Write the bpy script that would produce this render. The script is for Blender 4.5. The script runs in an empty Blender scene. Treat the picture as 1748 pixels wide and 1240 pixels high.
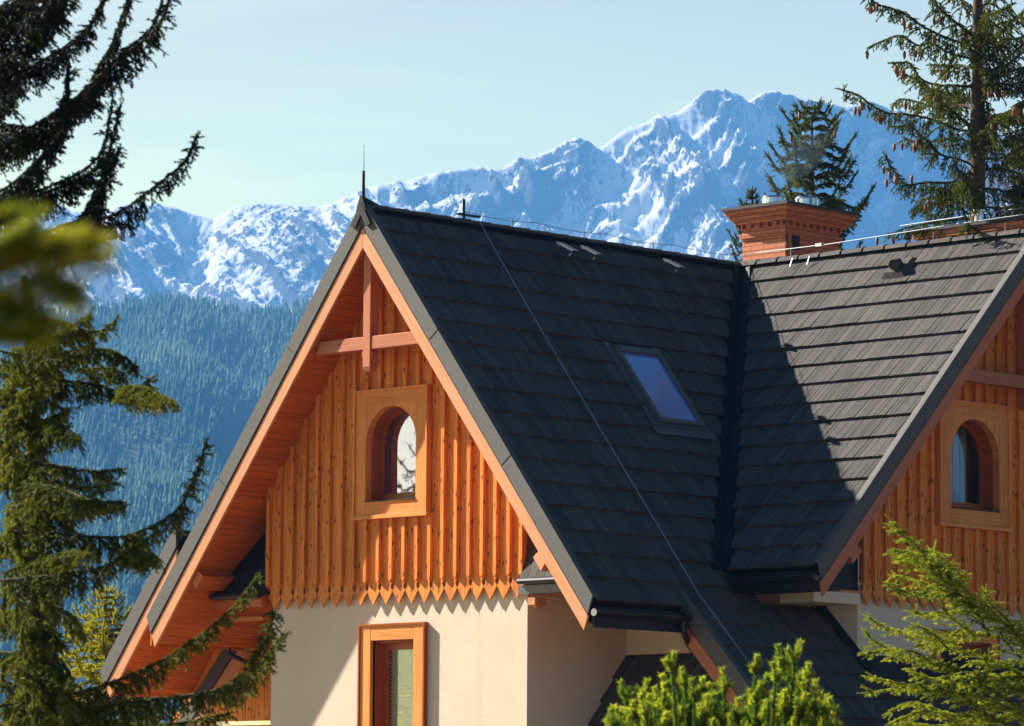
import bpy, math, random
import numpy as np
from mathutils import Vector, Matrix
rnd = random.Random(7)
# ------------------------------------------------------------------ camera
CX, CY, CZ = -40.3171, -38.5799, -3.213
YAW, PITCH, ROLL, FPX, SHY = 0.7669, 0.1143, 0.0073, 7151.64, -7.17
GROUND = -4.9
sc = bpy.context.scene
fw = np.array([math.cos(YAW)*math.cos(PITCH), math.sin(YAW)*math.cos(PITCH), math.sin(PITCH)])
rt = np.array([math.sin(YAW), -math.cos(YAW), 0.0]); up = np.cross(rt, fw)
rt, up = rt*math.cos(ROLL)+up*math.sin(ROLL), up*math.cos(ROLL)-rt*math.sin(ROLL)
CAM = np.array([CX, CY, CZ])
cd = bpy.data.cameras.new('camera'); cam = bpy.data.objects.new('camera', cd)
sc.collection.objects.link(cam); sc.camera = cam
cd.sensor_width = 36; cd.lens = FPX/1748*36; cd.shift_y = SHY/1748
cd.clip_start = 0.5; cd.clip_end = 40000
cam.matrix_world = Matrix(((rt[0], up[0], -fw[0], CX), (rt[1], up[1], -fw[1], CY), (rt[2], up[2], -fw[2], CZ), (0, 0, 0, 1)))
cd.dof.use_dof = True; cd.dof.focus_distance = 57; cd.dof.aperture_fstop = 11
# ------------------------------------------------------------------ world, sun, exposure
SUN = Vector((-0.434, 1.32, 1.0)).normalized()
w = bpy.data.worlds.new('World'); sc.world = w; w.use_nodes = True
wn = w.node_tree; bg = wn.nodes['Background']
sky = wn.nodes.new('ShaderNodeTexSky'); sky.sky_type = 'NISHITA'; sky.sun_disc = False
sky.sun_elevation = math.asin(SUN.z); sky.sun_rotation = math.atan2(SUN.x, SUN.y)
sky.altitude = 1000; sky.air_density = 0.9; sky.dust_density = 3.0; sky.ozone_density = 1.2
tint = wn.nodes.new('ShaderNodeMix'); tint.data_type = 'RGBA'; tint.blend_type = 'MULTIPLY'; tint.inputs[0].default_value = 1.0

wg = wn.nodes.new('ShaderNodeTexCoord'); ws = wn.nodes.new('ShaderNodeSeparateXYZ'); wn.links.new(wg.outputs['Generated'], ws.inputs[0])
wr_ = wn.nodes.new('ShaderNodeValToRGB'); wr_.color_ramp.elements[0].position = 0.02; wr_.color_ramp.elements[0].color = (1.08, 0.90, 0.15, 1)
wr_.color_ramp.elements[1].position = 0.20; wr_.color_ramp.elements[1].color = (0.50, 0.335, 0.128, 1)
e_ = wr_.color_ramp.elements.new(0.30); e_.color = (0.018, 0.026, 0.052, 1)
wn.links.new(ws.outputs[2], wr_.inputs[0])
wsc = wn.nodes.new('ShaderNodeVectorMath'); wsc.operation = 'SCALE'; wsc.inputs[3].default_value = 4.6
wmp = wn.nodes.new('ShaderNodeMapping'); wmp.inputs['Scale'].default_value = (3.0, 3.0, 26.0); wn.links.new(wg.outputs['Generated'], wmp.inputs['Vector'])
wno = wn.nodes.new('ShaderNodeTexNoise'); wno.inputs['Scale'].default_value = 2.2; wno.inputs['Detail'].default_value = 5; wn.links.new(wmp.outputs[0], wno.inputs['Vector'])
wcl = wn.nodes.new('ShaderNodeMapRange'); wcl.inputs[1].default_value = 0.5; wcl.inputs[2].default_value = 0.8; wcl.inputs[3].default_value = 1.0; wcl.inputs[4].default_value = 1.22; wn.links.new(wno.outputs[0], wcl.inputs[0])
wcm = wn.nodes.new('ShaderNodeVectorMath'); wcm.operation = 'SCALE'; wn.links.new(wr_.outputs[0], wcm.inputs[0]); wn.links.new(wcl.outputs[0], wcm.inputs[3]); wn.links.new(wcm.outputs[0], wsc.inputs[0]); 
az = wn.nodes.new('ShaderNodeMapRange'); az.inputs[1].default_value = -0.5; az.inputs[2].default_value = 0.62; az.inputs[3].default_value = 0.14; az.inputs[4].default_value = 1.0
wn.links.new(ws.outputs[1], az.inputs[0]); wsc2 = wn.nodes.new('ShaderNodeVectorMath'); wsc2.operation = 'SCALE'
wn.links.new(wsc.outputs[0], wsc2.inputs[0]); wn.links.new(az.outputs[0], wsc2.inputs[3]); wn.links.new(wsc2.outputs[0], tint.inputs[7])
wn.links.new(sky.outputs[0], tint.inputs[6]); wn.links.new(tint.outputs[2], bg.inputs[0]); bg.inputs[1].default_value = 0.055
sl = bpy.data.lights.new('sun', 'SUN'); sun = bpy.data.objects.new('sun', sl); sc.collection.objects.link(sun)
sl.energy = 5.0; sl.angle = math.radians(0.5); sl.color = (1.0, 0.93, 0.82)
sun.rotation_euler = SUN.to_track_quat('Z', 'Y').to_euler()
sc.view_settings.view_transform = 'Standard'; sc.view_settings.look = 'None'
sc.view_settings.exposure = 1.9; sc.view_settings.gamma = 1.0
sc.render.resolution_x = 1024; sc.render.resolution_y = 726

# ------------------------------------------------------------------ helpers
def ray(u, v):
    return fw + rt*(u-874)/FPX - up*(v-620-SHY)/FPX
def at(u, v, dist):
    """world point that a photo pixel shows at a distance in metres along the view"""
    return CAM + ray(u, v)*dist
def prop(o, label=None, cat=None, group=None, kind=None):
    if label: o['label'] = label
    if cat: o['category'] = cat
    if group: o['group'] = group
    if kind: o['kind'] = kind
    return o
def link(o, parent=None):
    sc.collection.objects.link(o)
    if parent is not None: o.parent = parent
    return o
def empty(name, loc, parent=None):
    o = bpy.data.objects.new(name, None); o.location = loc; o.empty_display_size = 0.3
    return link(o, parent)
def np_mesh(name, V, F, mat, parent=None, attrs=None, smooth=False, world=True):
    """F: (n,3) or (n,4) int array"""
    V = np.asarray(V, np.float32); F = np.asarray(F, np.int32)
    if parent is not None:
        off = np.array(root_loc(parent), np.float32); V = V-off
    me = bpy.data.meshes.new(name); k = F.shape[1]
    me.vertices.add(len(V)); me.vertices.foreach_set('co', V.ravel())
    me.loops.add(F.size); me.loops.foreach_set('vertex_index', F.ravel())
    me.polygons.add(len(F)); me.polygons.foreach_set('loop_start', np.arange(0, F.size, k, dtype=np.int32))
    me.polygons.foreach_set('loop_total', np.full(len(F), k, np.int32))
    me.update(calc_edges=True)
    if smooth: me.polygons.foreach_set('use_smooth', np.ones(len(F), bool))
    for n, a in (attrs or {}).items():
        a = np.asarray(a, np.float32)
        if a.ndim == 1:
            at_ = me.attributes.new(n, 'FLOAT', 'POINT'); at_.data.foreach_set('value', a)
        else:
            at_ = me.attributes.new(n, 'FLOAT_VECTOR', 'POINT'); at_.data.foreach_set('vector', a.ravel())
    me.materials.append(mat)
    return link(bpy.data.objects.new(name, me), parent)
def root_loc(o):
    l = Vector((0, 0, 0))
    while o is not None: l += o.location; o = o.parent
    return l
class MB:
    """collects solid shapes into one mesh; 'grain' holds (along, across, random) for wood"""
    def __init__(s): s.v = []; s.f = []; s.g = []
    def solid(s, verts, faces, grain):
        b = len(s.v); s.v += [tuple(map(float, q)) for q in verts]; s.f += [tuple(b+i for i in f) for f in faces]; s.g += grain
    def hexa(s, c, L=None):
        """c: 8 corners, 0-3 start ring, 4-7 end ring; grain runs start to end"""
        c = [np.array(q, float) for q in c]; r = rnd.random()*40
        L = np.linalg.norm(c[4]-c[0]) if L is None else L
        a = np.linalg.norm(c[1]-c[0]); b = np.linalg.norm(c[3]-c[0])
        ac = [0, a, a+b, b]
        g = [(r, ac[i]+r, r) for i in range(4)]+[(r+L, ac[i]+r, r) for i in range(4)]
        s.solid(c, [(0, 3, 2, 1), (4, 5, 6, 7), (0, 1, 5, 4), (1, 2, 6, 5), (2, 3, 7, 6), (3, 0, 4, 7)], g)
    def box(s, x0, x1, y0, y1, z0, z1, axis='x'):
        P = lambda a, b, c: (a, b, c)
        if axis == 'x': c = [(x0, y0, z0), (x0, y1, z0), (x0, y1, z1), (x0, y0, z1), (x1, y0, z0), (x1, y1, z0), (x1, y1, z1), (x1, y0, z1)]
        elif axis == 'y': c = [(x0, y0, z0), (x0, y0, z1), (x1, y0, z1), (x1, y0, z0), (x0, y1, z0), (x0, y1, z1), (x1, y1, z1), (x1, y1, z0)]
        else: c = [(x0, y0, z0), (x1, y0, z0), (x1, y1, z0), (x0, y1, z0), (x0, y0, z1), (x1, y0, z1), (x1, y1, z1), (x0, y1, z1)]
        s.hexa(c)
    def bar(s, p0, p1, wv, hv):
        """box along p0->p1 with full edge vectors wv, hv, centred"""
        p0, p1, wv, hv = (np.array(q, float) for q in (p0, p1, wv, hv))
        o = [-wv/2-hv/2, wv/2-hv/2, wv/2+hv/2, -wv/2+hv/2]
        s.hexa([p0+q for q in o]+[p1+q for q in o])
    def prism(s, poly, ext):
        """poly: list of 3-D points (planar), extruded by vector ext; grain along the vertical"""
        n = len(poly); ext = np.array(ext, float); P = [np.array(q, float) for q in poly]; r = rnd.random()*40
        V = P+[q+ext for q in P]
        d = ext/np.linalg.norm(ext); hx = np.cross(d, (0, 0, 1)); hx /= max(1e-6, np.linalg.norm(hx))
        g = [(r+q[2], r+float(q@hx)+(0.05 if i >= n else 0), r) for i, q in enumerate(V)]
        s.solid(V, [tuple(range(n))[::-1], tuple(range(n, 2*n))]+[(i, (i+1) % n, n+(i+1) % n, n+i) for i in range(n)], g)
    def tube(s, pts, rad, n=8, cap=True):
        pts = [np.array(q, float) for q in pts]; m = len(pts)
        rad = [rad]*m if np.isscalar(rad) else rad
        V = []; g = []; L = 0; r0 = rnd.random()*40; prev = None
        for i, q in enumerate(pts):
            t = pts[min(i+1, m-1)]-pts[max(i-1, 0)]; t /= np.linalg.norm(t)
            if prev is None:
                a = np.cross(t, (0, 0, 1)); a = np.array((1., 0, 0)) if np.linalg.norm(a) < 0.05 else a
            else: a = prev-t*(prev@t)
            a /= np.linalg.norm(a); prev = a; b = np.cross(t, a)
            if i: L += np.linalg.norm(q-pts[i-1])
            for k in range(n):
                th = 2*math.pi*k/n; V.append(q+(a*math.cos(th)+b*math.sin(th))*rad[i]); g.append((r0+L, th*rad[i]+r0, r0))
        F = [(i*n+k, i*n+(k+1) % n, (i+1)*n+(k+1) % n, (i+1)*n+k) for i in range(m-1) for k in range(n)]
        if cap: F += [tuple(range(n))[::-1], tuple((m-1)*n+k for k in range(n))]
        s.solid(V, F, g)
    def build(s, name, mat, parent=None, bevel=0, smooth=False, label=None):
        me = bpy.data.meshes.new(name); off = root_loc(parent) if parent is not None else Vector((0, 0, 0))
        me.from_pydata([(a-off.x, b-off.y, c-off.z) for a, b, c in s.v], [], s.f)
        a = me.attributes.new('grain', 'FLOAT_VECTOR', 'POINT'); a.data.foreach_set('vector', np.array(s.g, np.float32).ravel())
        me.materials.append(mat)
        import bmesh
        bm = bmesh.new(); bm.from_mesh(me); bmesh.ops.recalc_face_normals(bm, faces=bm.faces); bm.to_mesh(me); bm.free()
        if smooth: me.polygons.foreach_set('use_smooth', np.ones(len(me.polygons), bool))
        o = link(bpy.data.objects.new(name, me), parent)
        if bevel:
            md = o.modifiers.new('bevel', 'BEVEL'); md.width = bevel; md.segments = 1; md.limit_method = 'ANGLE'
        if label: o['label'] = label
        return o

# ------------------------------------------------------------------ materials
def new_mat(name):
    m = bpy.data.materials.new(name); m.use_nodes = True; nt = m.node_tree
    return m, nt, nt.nodes['Principled BSDF']
def nd(nt, t, **k):
    n = nt.nodes.new(t)
    for a, b in k.items(): setattr(n, a, b)
    return n
def ramp(nt, fac, stops):
    r = nd(nt, 'ShaderNodeValToRGB'); e = r.color_ramp.elements
    while len(e) < len(stops): e.new(0.5)
    for q, (p, c) in zip(e, stops): q.position = p; q.color = (*c, 1) if len(c) == 3 else c
    nt.links.new(fac, r.inputs[0]); return r.outputs[0]
def noise(nt, vec, scale, detail=4, rough=0.55, dim='3D'):
    n = nd(nt, 'ShaderNodeTexNoise'); n.inputs['Scale'].default_value = scale; n.inputs['Detail'].default_value = detail
    n.inputs['Roughness'].default_value = rough
    if vec is not None: nt.links.new(vec, n.inputs['Vector'])
    return n.outputs[0]
def mapping(nt, vec, scale, loc=(0, 0, 0)):
    m = nd(nt, 'ShaderNodeMapping'); m.inputs['Scale'].default_value = scale; m.inputs['Location'].default_value = loc
    nt.links.new(vec, m.inputs['Vector']); return m.outputs[0]
def mixc(nt, fac, a, b, mode='MIX'):
    m = nd(nt, 'ShaderNodeMix', data_type='RGBA', blend_type=mode)
    for s_, x in ((0, fac), (6, a), (7, b)):
        if isinstance(x, (int, float)): m.inputs[s_].default_value = x
        elif isinstance(x, tuple): m.inputs[s_].default_value = (*x, 1)
        else: nt.links.new(x, m.inputs[s_])
    return m.outputs[2]
def mth(nt, op, a, b=None, c=None):
    m = nd(nt, 'ShaderNodeMath', operation=op)
    for i, x in enumerate((a, b, c)):
        if x is None: continue
        if isinstance(x, (int, float)): m.inputs[i].default_value = x
        else: nt.links.new(x, m.inputs[i])
    return m.outputs[0]
def bump(nt, h, strength, dist, bsdf):
    b = nd(nt, 'ShaderNodeBump'); b.inputs['Strength'].default_value = strength; b.inputs['Distance'].default_value = dist
    nt.links.new(h, b.inputs['Height']); nt.links.new(b.outputs[0], bsdf.inputs['Normal'])

def wood(name, light, mid, dark, knots=0.0, rough=0.55, knot_col=(0.12, 0.03, 0.008)):
    m, nt, p = new_mat(name)
    a = nd(nt, 'ShaderNodeAttribute', attribute_name='grain').outputs['Vector']
    g = noise(nt, mapping(nt, a, (2.0, 60, 1)), 1.0, 5, 0.6)
    c = ramp(nt, g, [(0.28, dark), (0.5, mid), (0.72, light)])
    sep = nd(nt, 'ShaderNodeSeparateXYZ'); nt.links.new(a, sep.inputs[0])
    wn_ = nd(nt, 'ShaderNodeTexWhiteNoise', noise_dimensions='1D'); nt.links.new(sep.outputs[2], wn_.inputs['W'])
    hs = nd(nt, 'ShaderNodeHueSaturation'); hs.inputs['Saturation'].default_value = 1.0
    nt.links.new(mth(nt, 'MULTIPLY_ADD', wn_.outputs[0], 0.30, 0.85), hs.inputs['Value']); nt.links.new(c, hs.inputs['Color'])
    c = hs.outputs[0]
    big = noise(nt, mapping(nt, a, (0.8, 4, 1)), 1.0, 3)
    c = mixc(nt, mth(nt, 'MULTIPLY', big, 0.35), c, dark)
    if knots:
        v = nd(nt, 'ShaderNodeTexVoronoi'); v.inputs['Scale'].default_value = 1.0; v.inputs['Randomness'].default_value = 1.0
        nt.links.new(mapping(nt, a, (5.5, 12.0, 1)), v.inputs['Vector'])
        k = ramp(nt, v.outputs['Distance'], [(0.0, (1, 1, 1)), (0.10*knots, (0.9, 0.9, 0.9)), (0.17*knots, (0, 0, 0))])
        c = mixc(nt, k, c, knot_col)
    nt.links.new(c, p.inputs['Base Color']); p.inputs['Roughness'].default_value = rough
    p.inputs['Specular IOR Level'].default_value = 0.3
    bump(nt, g, 0.25, 0.004, p)
    return m
M = {}
M['siding'] = wood('siding_wood', (0.92, 0.385, 0.060), (0.78, 0.245, 0.020), (0.36, 0.065, 0.003), knots=1.4)
M['trim'] = wood('window_trim_wood', (0.88, 0.40, 0.11), (0.76, 0.27, 0.048), (0.52, 0.15, 0.016), knots=0.6)
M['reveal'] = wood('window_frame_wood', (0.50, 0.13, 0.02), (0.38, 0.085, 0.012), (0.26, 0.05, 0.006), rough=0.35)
M['verge'] = wood('verge_board_wood', (0.68, 0.34, 0.17), (0.60, 0.27, 0.125), (0.45, 0.17, 0.07), knots=0.35)
M['beam'] = wood('beam_wood', (0.55, 0.20, 0.09), (0.46, 0.15, 0.065), (0.34, 0.10, 0.04), knots=0.3)
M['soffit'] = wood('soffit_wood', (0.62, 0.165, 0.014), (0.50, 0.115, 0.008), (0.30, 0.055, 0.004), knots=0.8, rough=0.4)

def plain(name, col, rough=0.5, metal=0.0, nscale=0, namp=0.2, bumps=0, spec=0.5):
    m, nt, p = new_mat(name); p.inputs['Base Color'].default_value = (*col, 1)
    p.inputs['Roughness'].default_value = rough; p.inputs['Metallic'].default_value = metal
    p.inputs['Specular IOR Level'].default_value = spec
    if nscale:
        tc = nd(nt, 'ShaderNodeTexCoord').outputs['Object']
        n = noise(nt, tc, nscale, 6, 0.65)
        lo = tuple(x*(1-namp) for x in col); hi = tuple(min(1, x*(1+namp)) for x in col)
        nt.links.new(ramp(nt, n, [(0.3, lo), (0.7, hi)]), p.inputs['Base Color'])
        if bumps: bump(nt, n, 0.6, bumps, p)
    return m
M['metal_dark'] = plain('dark_coated_metal', (0.012, 0.013, 0.015), 0.55, 0.0, spec=0.25)
M['gutter'] = plain('dark_gutter_metal', (0.010, 0.011, 0.013), 0.35, 0.0)
M['fascia'] = plain('grey_granular_flashing', (0.085, 0.082, 0.074), 0.75, 0, 40, 0.35, 0.003)
M['steel'] = plain('galvanised_steel', (0.6, 0.62, 0.64), 0.3, 1.0)
M['flue'] = plain('bright_flue_steel', (0.75, 0.77, 0.8), 0.18, 1.0, 6, 0.1)
M['wire'] = plain('dull_wire', (0.30, 0.31, 0.32), 0.4, 0.7)
M['lead'] = plain('grey_sheet_flashing', (0.10, 0.105, 0.11), 0.45, 0.2)
M['concrete'] = plain('dark_cap_slab', (0.05, 0.05, 0.052), 0.8, 0, 20, 0.3, 0.003)
M['white'] = plain('white_plastic', (0.8, 0.8, 0.78), 0.4)
M['curtain'] = plain('pale_curtain', (0.55, 0.56, 0.55), 0.9, 0, 12, 0.15)
M['interior'] = plain('dark_room', (0.012, 0.011, 0.01), 0.9)
# plaster
m, nt, p = new_mat('cream_plaster'); tc = nd(nt, 'ShaderNodeTexCoord').outputs['Object']
n1 = noise(nt, tc, 1.2, 5, 0.6); n2 = noise(nt, tc, 90, 3, 0.6)
c = ramp(nt, n1, [(0.3, (0.63, 0.545, 0.405)), (0.7, (0.67, 0.59, 0.45))])
st_ = ramp(nt, noise(nt, mapping(nt, tc, (5, 5, .6)), 1.0, 4, .6), [(.55, (0, 0, 0)), (.8, (.35, .35, .35))])
c = mixc(nt, st_, c, (0.53, 0.45, 0.33))
nt.links.new(c, p.inputs['Base Color']); p.inputs['Roughness'].default_value = 0.95; bump(nt, n2, 0.8, 0.006, p); M['plaster'] = m
# roof shakes
def shake_mat(name, dark, light):
    m, nt, p = new_mat(name)
    a = nd(nt, 'ShaderNodeAttribute', attribute_name='grain').outputs['Vector']
    sep = nd(nt, 'ShaderNodeSeparateXYZ'); nt.links.new(a, sep.inputs[0])
    wn_ = nd(nt, 'ShaderNodeTexWhiteNoise', noise_dimensions='1D'); nt.links.new(sep.outputs[2], wn_.inputs['W'])
    g = noise(nt, mapping(nt, a, (5, 110, 1)), 1.0, 4, 0.7); g2 = noise(nt, mapping(nt, a, (90, 90, 1)), 1.0, 3)
    f = mth(nt, 'ADD', mth(nt, 'MULTIPLY', g, 0.6), mth(nt, 'ADD', mth(nt, 'MULTIPLY', g2, 0.45), mth(nt, 'MULTIPLY', wn_.outputs[0], 0.16)))
    c = ramp(nt, f, [(0.35, dark), (0.8, light)])
    oc = nd(nt, 'ShaderNodeTexCoord').outputs['Object']
    c = mixc(nt, ramp(nt, noise(nt, mapping(nt, oc, (1.2, 1.2, .5)), 1.1, 5, .6), [(0.42, (0, 0, 0)), (0.75, (.28, .28, .28))]), c, tuple(x*1.25 for x in light))
    nt.links.new(c, p.inputs['Base Color']); p.inputs['Roughness'].default_value = 0.7
    bump(nt, mth(nt, 'ADD', g, mth(nt, 'MULTIPLY', g2, 0.5)), 0.5, 0.006, p); p.inputs['Specular IOR Level'].default_value = 0.08
    return m
M['shake'] = shake_mat('stone_coated_roof_tile', (0.017, 0.016, 0.0155), (0.112, 0.104, 0.095))
# brick
m, nt, p = new_mat('red_brick'); tc = nd(nt, 'ShaderNodeTexCoord').outputs['Object']
sp = nd(nt, 'ShaderNodeSeparateXYZ'); nt.links.new(tc, sp.inputs[0])
cb = nd(nt, 'ShaderNodeCombineXYZ'); nt.links.new(mth(nt, 'ADD', sp.outputs[0], sp.outputs[1]), cb.inputs[0]); nt.links.new(sp.outputs[2], cb.inputs[1])
br = nd(nt, 'ShaderNodeTexBrick'); nt.links.new(cb.outputs[0], br.inputs['Vector']); br.inputs['Scale'].default_value = 1.0
br.inputs['Brick Width'].default_value = 0.25; br.inputs['Row Height'].default_value = 0.075; br.inputs['Mortar Size'].default_value = 0.007
br.inputs['Color1'].default_value = (0.56, 0.18, 0.085, 1); br.inputs['Color2'].default_value = (0.66, 0.235, 0.115, 1); br.inputs['Mortar'].default_value = (0.20, 0.075, 0.04, 1)
nb = noise(nt, tc, 14, 5, 0.7)
nt.links.new(mixc(nt, mth(nt, 'MULTIPLY', nb, 0.45), br.outputs[0], (0.36, 0.12, 0.06)), p.inputs['Base Color']); p.inputs['Roughness'].default_value = 0.9
bump(nt, mth(nt, 'SUBTRACT', mth(nt, 'MULTIPLY', nb, 0.3), br.outputs['Fac']), 0.7, 0.008, p); M['brick'] = m
# glass
m, nt, p = new_mat('window_glass'); out = nt.nodes['Material Output']
gl = nd(nt, 'ShaderNodeBsdfGlossy'); gl.inputs['Roughness'].default_value = 0.02; gl.inputs['Color'].default_value = (0.52, 0.52, 0.95, 1)
tr = nd(nt, 'ShaderNodeBsdfTransparent'); tr.inputs[0].default_value = (0.8, 0.85, 0.85, 1); mx = nd(nt, 'ShaderNodeMixShader'); fr = nd(nt, 'ShaderNodeFresnel'); fr.inputs[0].default_value = 1.9
nt.links.new(mth(nt, 'MAXIMUM', fr.outputs[0], 0.72), mx.inputs[0]); nt.links.new(tr.outputs[0], mx.inputs[1]); nt.links.new(gl.outputs[0], mx.inputs[2]); nt.links.new(mx.outputs[0], out.inputs[0])
nb = noise(nt, nd(nt, 'ShaderNodeTexCoord').outputs['Object'], 2.5, 2); b = nd(nt, 'ShaderNodeBump'); b.inputs['Strength'].default_value = 0.04; b.inputs['Distance'].default_value = 0.01
nt.links.new(nb, b.inputs['Height']); nt.links.new(b.outputs[0], gl.inputs['Normal']); M['glass'] = m
m, nt, p = new_mat('skylight_glass'); p.inputs['Base Color'].default_value = (0.12, 0.20, 0.62, 1); p.inputs['Roughness'].default_value = 0.15  # blue of the reflected sky is painted into the pane's base colour
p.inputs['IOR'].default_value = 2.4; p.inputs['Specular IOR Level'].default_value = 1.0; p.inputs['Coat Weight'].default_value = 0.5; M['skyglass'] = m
m, nt, p = new_mat('clear_window_glass'); out = nt.nodes['Material Output']
gl = nd(nt, 'ShaderNodeBsdfGlossy'); gl.inputs['Roughness'].default_value = 0.02; gl.inputs['Color'].default_value = (0.5, 0.58, 0.8, 1)
tr = nd(nt, 'ShaderNodeBsdfTransparent'); tr.inputs[0].default_value = (0.88, 0.93, 0.9, 1); mx = nd(nt, 'ShaderNodeMixShader'); mx.inputs[0].default_value = 0.14
nt.links.new(tr.outputs[0], mx.inputs[1]); nt.links.new(gl.outputs[0], mx.inputs[2]); nt.links.new(mx.outputs[0], out.inputs[0]); M['clear_glass'] = m
# foliage
def leaf(name, c1, c2, trans=0.35, rough=0.5):
    m, nt, p = new_mat(name); out = nt.nodes['Material Output']
    a = nd(nt, 'ShaderNodeAttribute', attribute_name='tone').outputs['Fac']
    col = mixc(nt, a, c1, c2); nt.links.new(col, p.inputs['Base Color']); p.inputs['Roughness'].default_value = rough
    p.inputs['Specular IOR Level'].default_value = 0.12
    t = nd(nt, 'ShaderNodeBsdfTranslucent'); bright = mixc(nt, 1.0, col, (1.6, 1.5, 0.5), 'MULTIPLY'); nt.links.new(bright, t.inputs[0])
    mx = nd(nt, 'ShaderNodeMixShader'); mx.inputs[0].default_value = trans
    nt.links.new(p.outputs[0], mx.inputs[1]); nt.links.new(t.outputs[0], mx.inputs[2]); nt.links.new(mx.outputs[0], out.inputs[0])
    return m
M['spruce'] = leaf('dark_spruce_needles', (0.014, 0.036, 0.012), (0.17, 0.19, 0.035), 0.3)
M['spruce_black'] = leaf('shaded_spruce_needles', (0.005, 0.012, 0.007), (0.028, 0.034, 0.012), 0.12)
M['pine'] = leaf('pine_needles', (0.05, 0.12, 0.02), (0.40, 0.45, 0.07), 0.45)
M['fir'] = leaf('young_spruce_needles', (0.05, 0.11, 0.02), (0.42, 0.46, 0.08), 0.4)
M['gold'] = leaf('yellow_green_needles', (0.22, 0.24, 0.03), (0.42, 0.38, 0.05), 0.45)
M['near'] = leaf('foreground_needles', (0.10, 0.15, 0.02), (0.34, 0.34, 0.045), 0.5)
M['far'] = leaf('forest_needles', (0.030, 0.085, 0.055), (0.100, 0.175, 0.095), 0.1, 0.9)
M['bark'] = plain('spruce_bark', (0.07, 0.045, 0.03), 0.9, 0, 25, 0.5, 0.01)
M['twig'] = plain('thin_twig', (0.05, 0.035, 0.022), 0.8)
M['bare'] = plain('bare_birch_twig', (0.30, 0.2, 0.2), 0.8)
M['cone'] = plain('spruce_cone', (0.22, 0.07, 0.02), 0.6, 0, 60, 0.5, 0.004)

# ------------------------------------------------------------------ terrain noise
def vnoise(x, y, seed):
    xi = np.floor(x).astype(np.int64); yi = np.floor(y).astype(np.int64); fx = x-xi; fy = y-yi
    def h(a, b):
        n = (a*374761393+b*668265263+seed*1442695041) & 0x7fffffff
        n = ((n ^ (n >> 13))*1274126177) & 0x7fffffff
        n = ((n ^ (n >> 16))*668265263) & 0x7fffffff
        return ((n ^ (n >> 15)) & 0xffff)/65535.0
    sx = fx*fx*fx*(fx*(fx*6-15)+10); sy = fy*fy*fy*(fy*(fy*6-15)+10)
    return (h(xi, yi)*(1-sx)+h(xi+1, yi)*sx)*(1-sy)+(h(xi, yi+1)*(1-sx)+h(xi+1, yi+1)*sx)*sy
def fbm(x, y, seed, o=5, g=0.5):
    r = 0; a = 1; t = 0
    for i in range(o): r = r+a*vnoise(x*2**i+i*17.3, y*2**i-i*9.1, seed+i); t += a; a *= g
    return r/t
def ridged(x, y, seed, o=6, g=0.55):
    r = 0; a = 1; t = 0; wgt = 1
    for i in range(o):
        n = 1-np.abs(2*vnoise(x*2.03**i+i*11.7, y*2.03**i+i*5.3, seed+i)-1); n = n*n*wgt; wgt = np.clip(n*1.7, 0, 1)
        r = r+a*n; t += a; a *= g
    return r/t
F2 = np.array([math.cos(YAW), math.sin(YAW)]); R2 = np.array([math.sin(YAW), -math.cos(YAW)])
HZ = 620+SHY+FPX*math.tan(PITCH)          # photo row of the horizon at the picture's middle
def uv_world(u, v, z):
    return np.stack([CX+R2[0]*u+F2[0]*v, CY+R2[1]*u+F2[1]*v, CZ+z], -1)
def row_h(x, y, v):
    """height above the camera shown at photo pixel (x, y) when it lies v metres ahead"""
    yy = y+(x-874)*math.tan(ROLL)
    return (HZ-yy)/FPX*v/ (1.0)*1.0*(1+math.tan(PITCH)**2)/(1+ (620+SHY-yy)/FPX*(-math.tan(PITCH)))
def grid_faces(nu, nv):
    i = np.arange(nu-1)[:, None]*nv+np.arange(nv-1)[None, :]; i = i.ravel()
    return np.stack([i, i+nv, i+nv+1, i+1], 1)
# snow mountain
CREST = [(-900, 300), (-400, 360), (-60, 405), (0, 392), (100, 382), (150, 388), (205, 372), (250, 368), (285, 371), (310, 381), (335, 388), (358, 393), (385, 376), (420, 370), (465, 367),
         (500, 372), (540, 369), (562, 364), (585, 352), (610, 345), (640, 328), (680, 327), (700, 321), (735, 312), (770, 303), (800, 296), (822, 292), (840, 299),
         (870, 286), (900, 276), (940, 266), (965, 251), (985, 245), (1005, 256), (1022, 262), (1050, 238), (1090, 216), (1120, 206), (1160, 195), (1182, 181),
         (1210, 165), (1240, 160), (1262, 165), (1280, 179), (1300, 168), (1330, 165), (1370, 172), (1400, 178), (1450, 182), (1480, 178), (1520, 183), (1560, 196),
         (1620, 212), (1748, 232), (1900, 262), (2300, 330), (2700, 300)]
VC = 6000.0; DEPTH = 1250.0
def crest_h(px):
    xs = [c[0] for c in CREST]; ys = [c[1] for c in CREST]
    y = np.interp(px, xs, ys); return row_h(px, y, VC)
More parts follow.
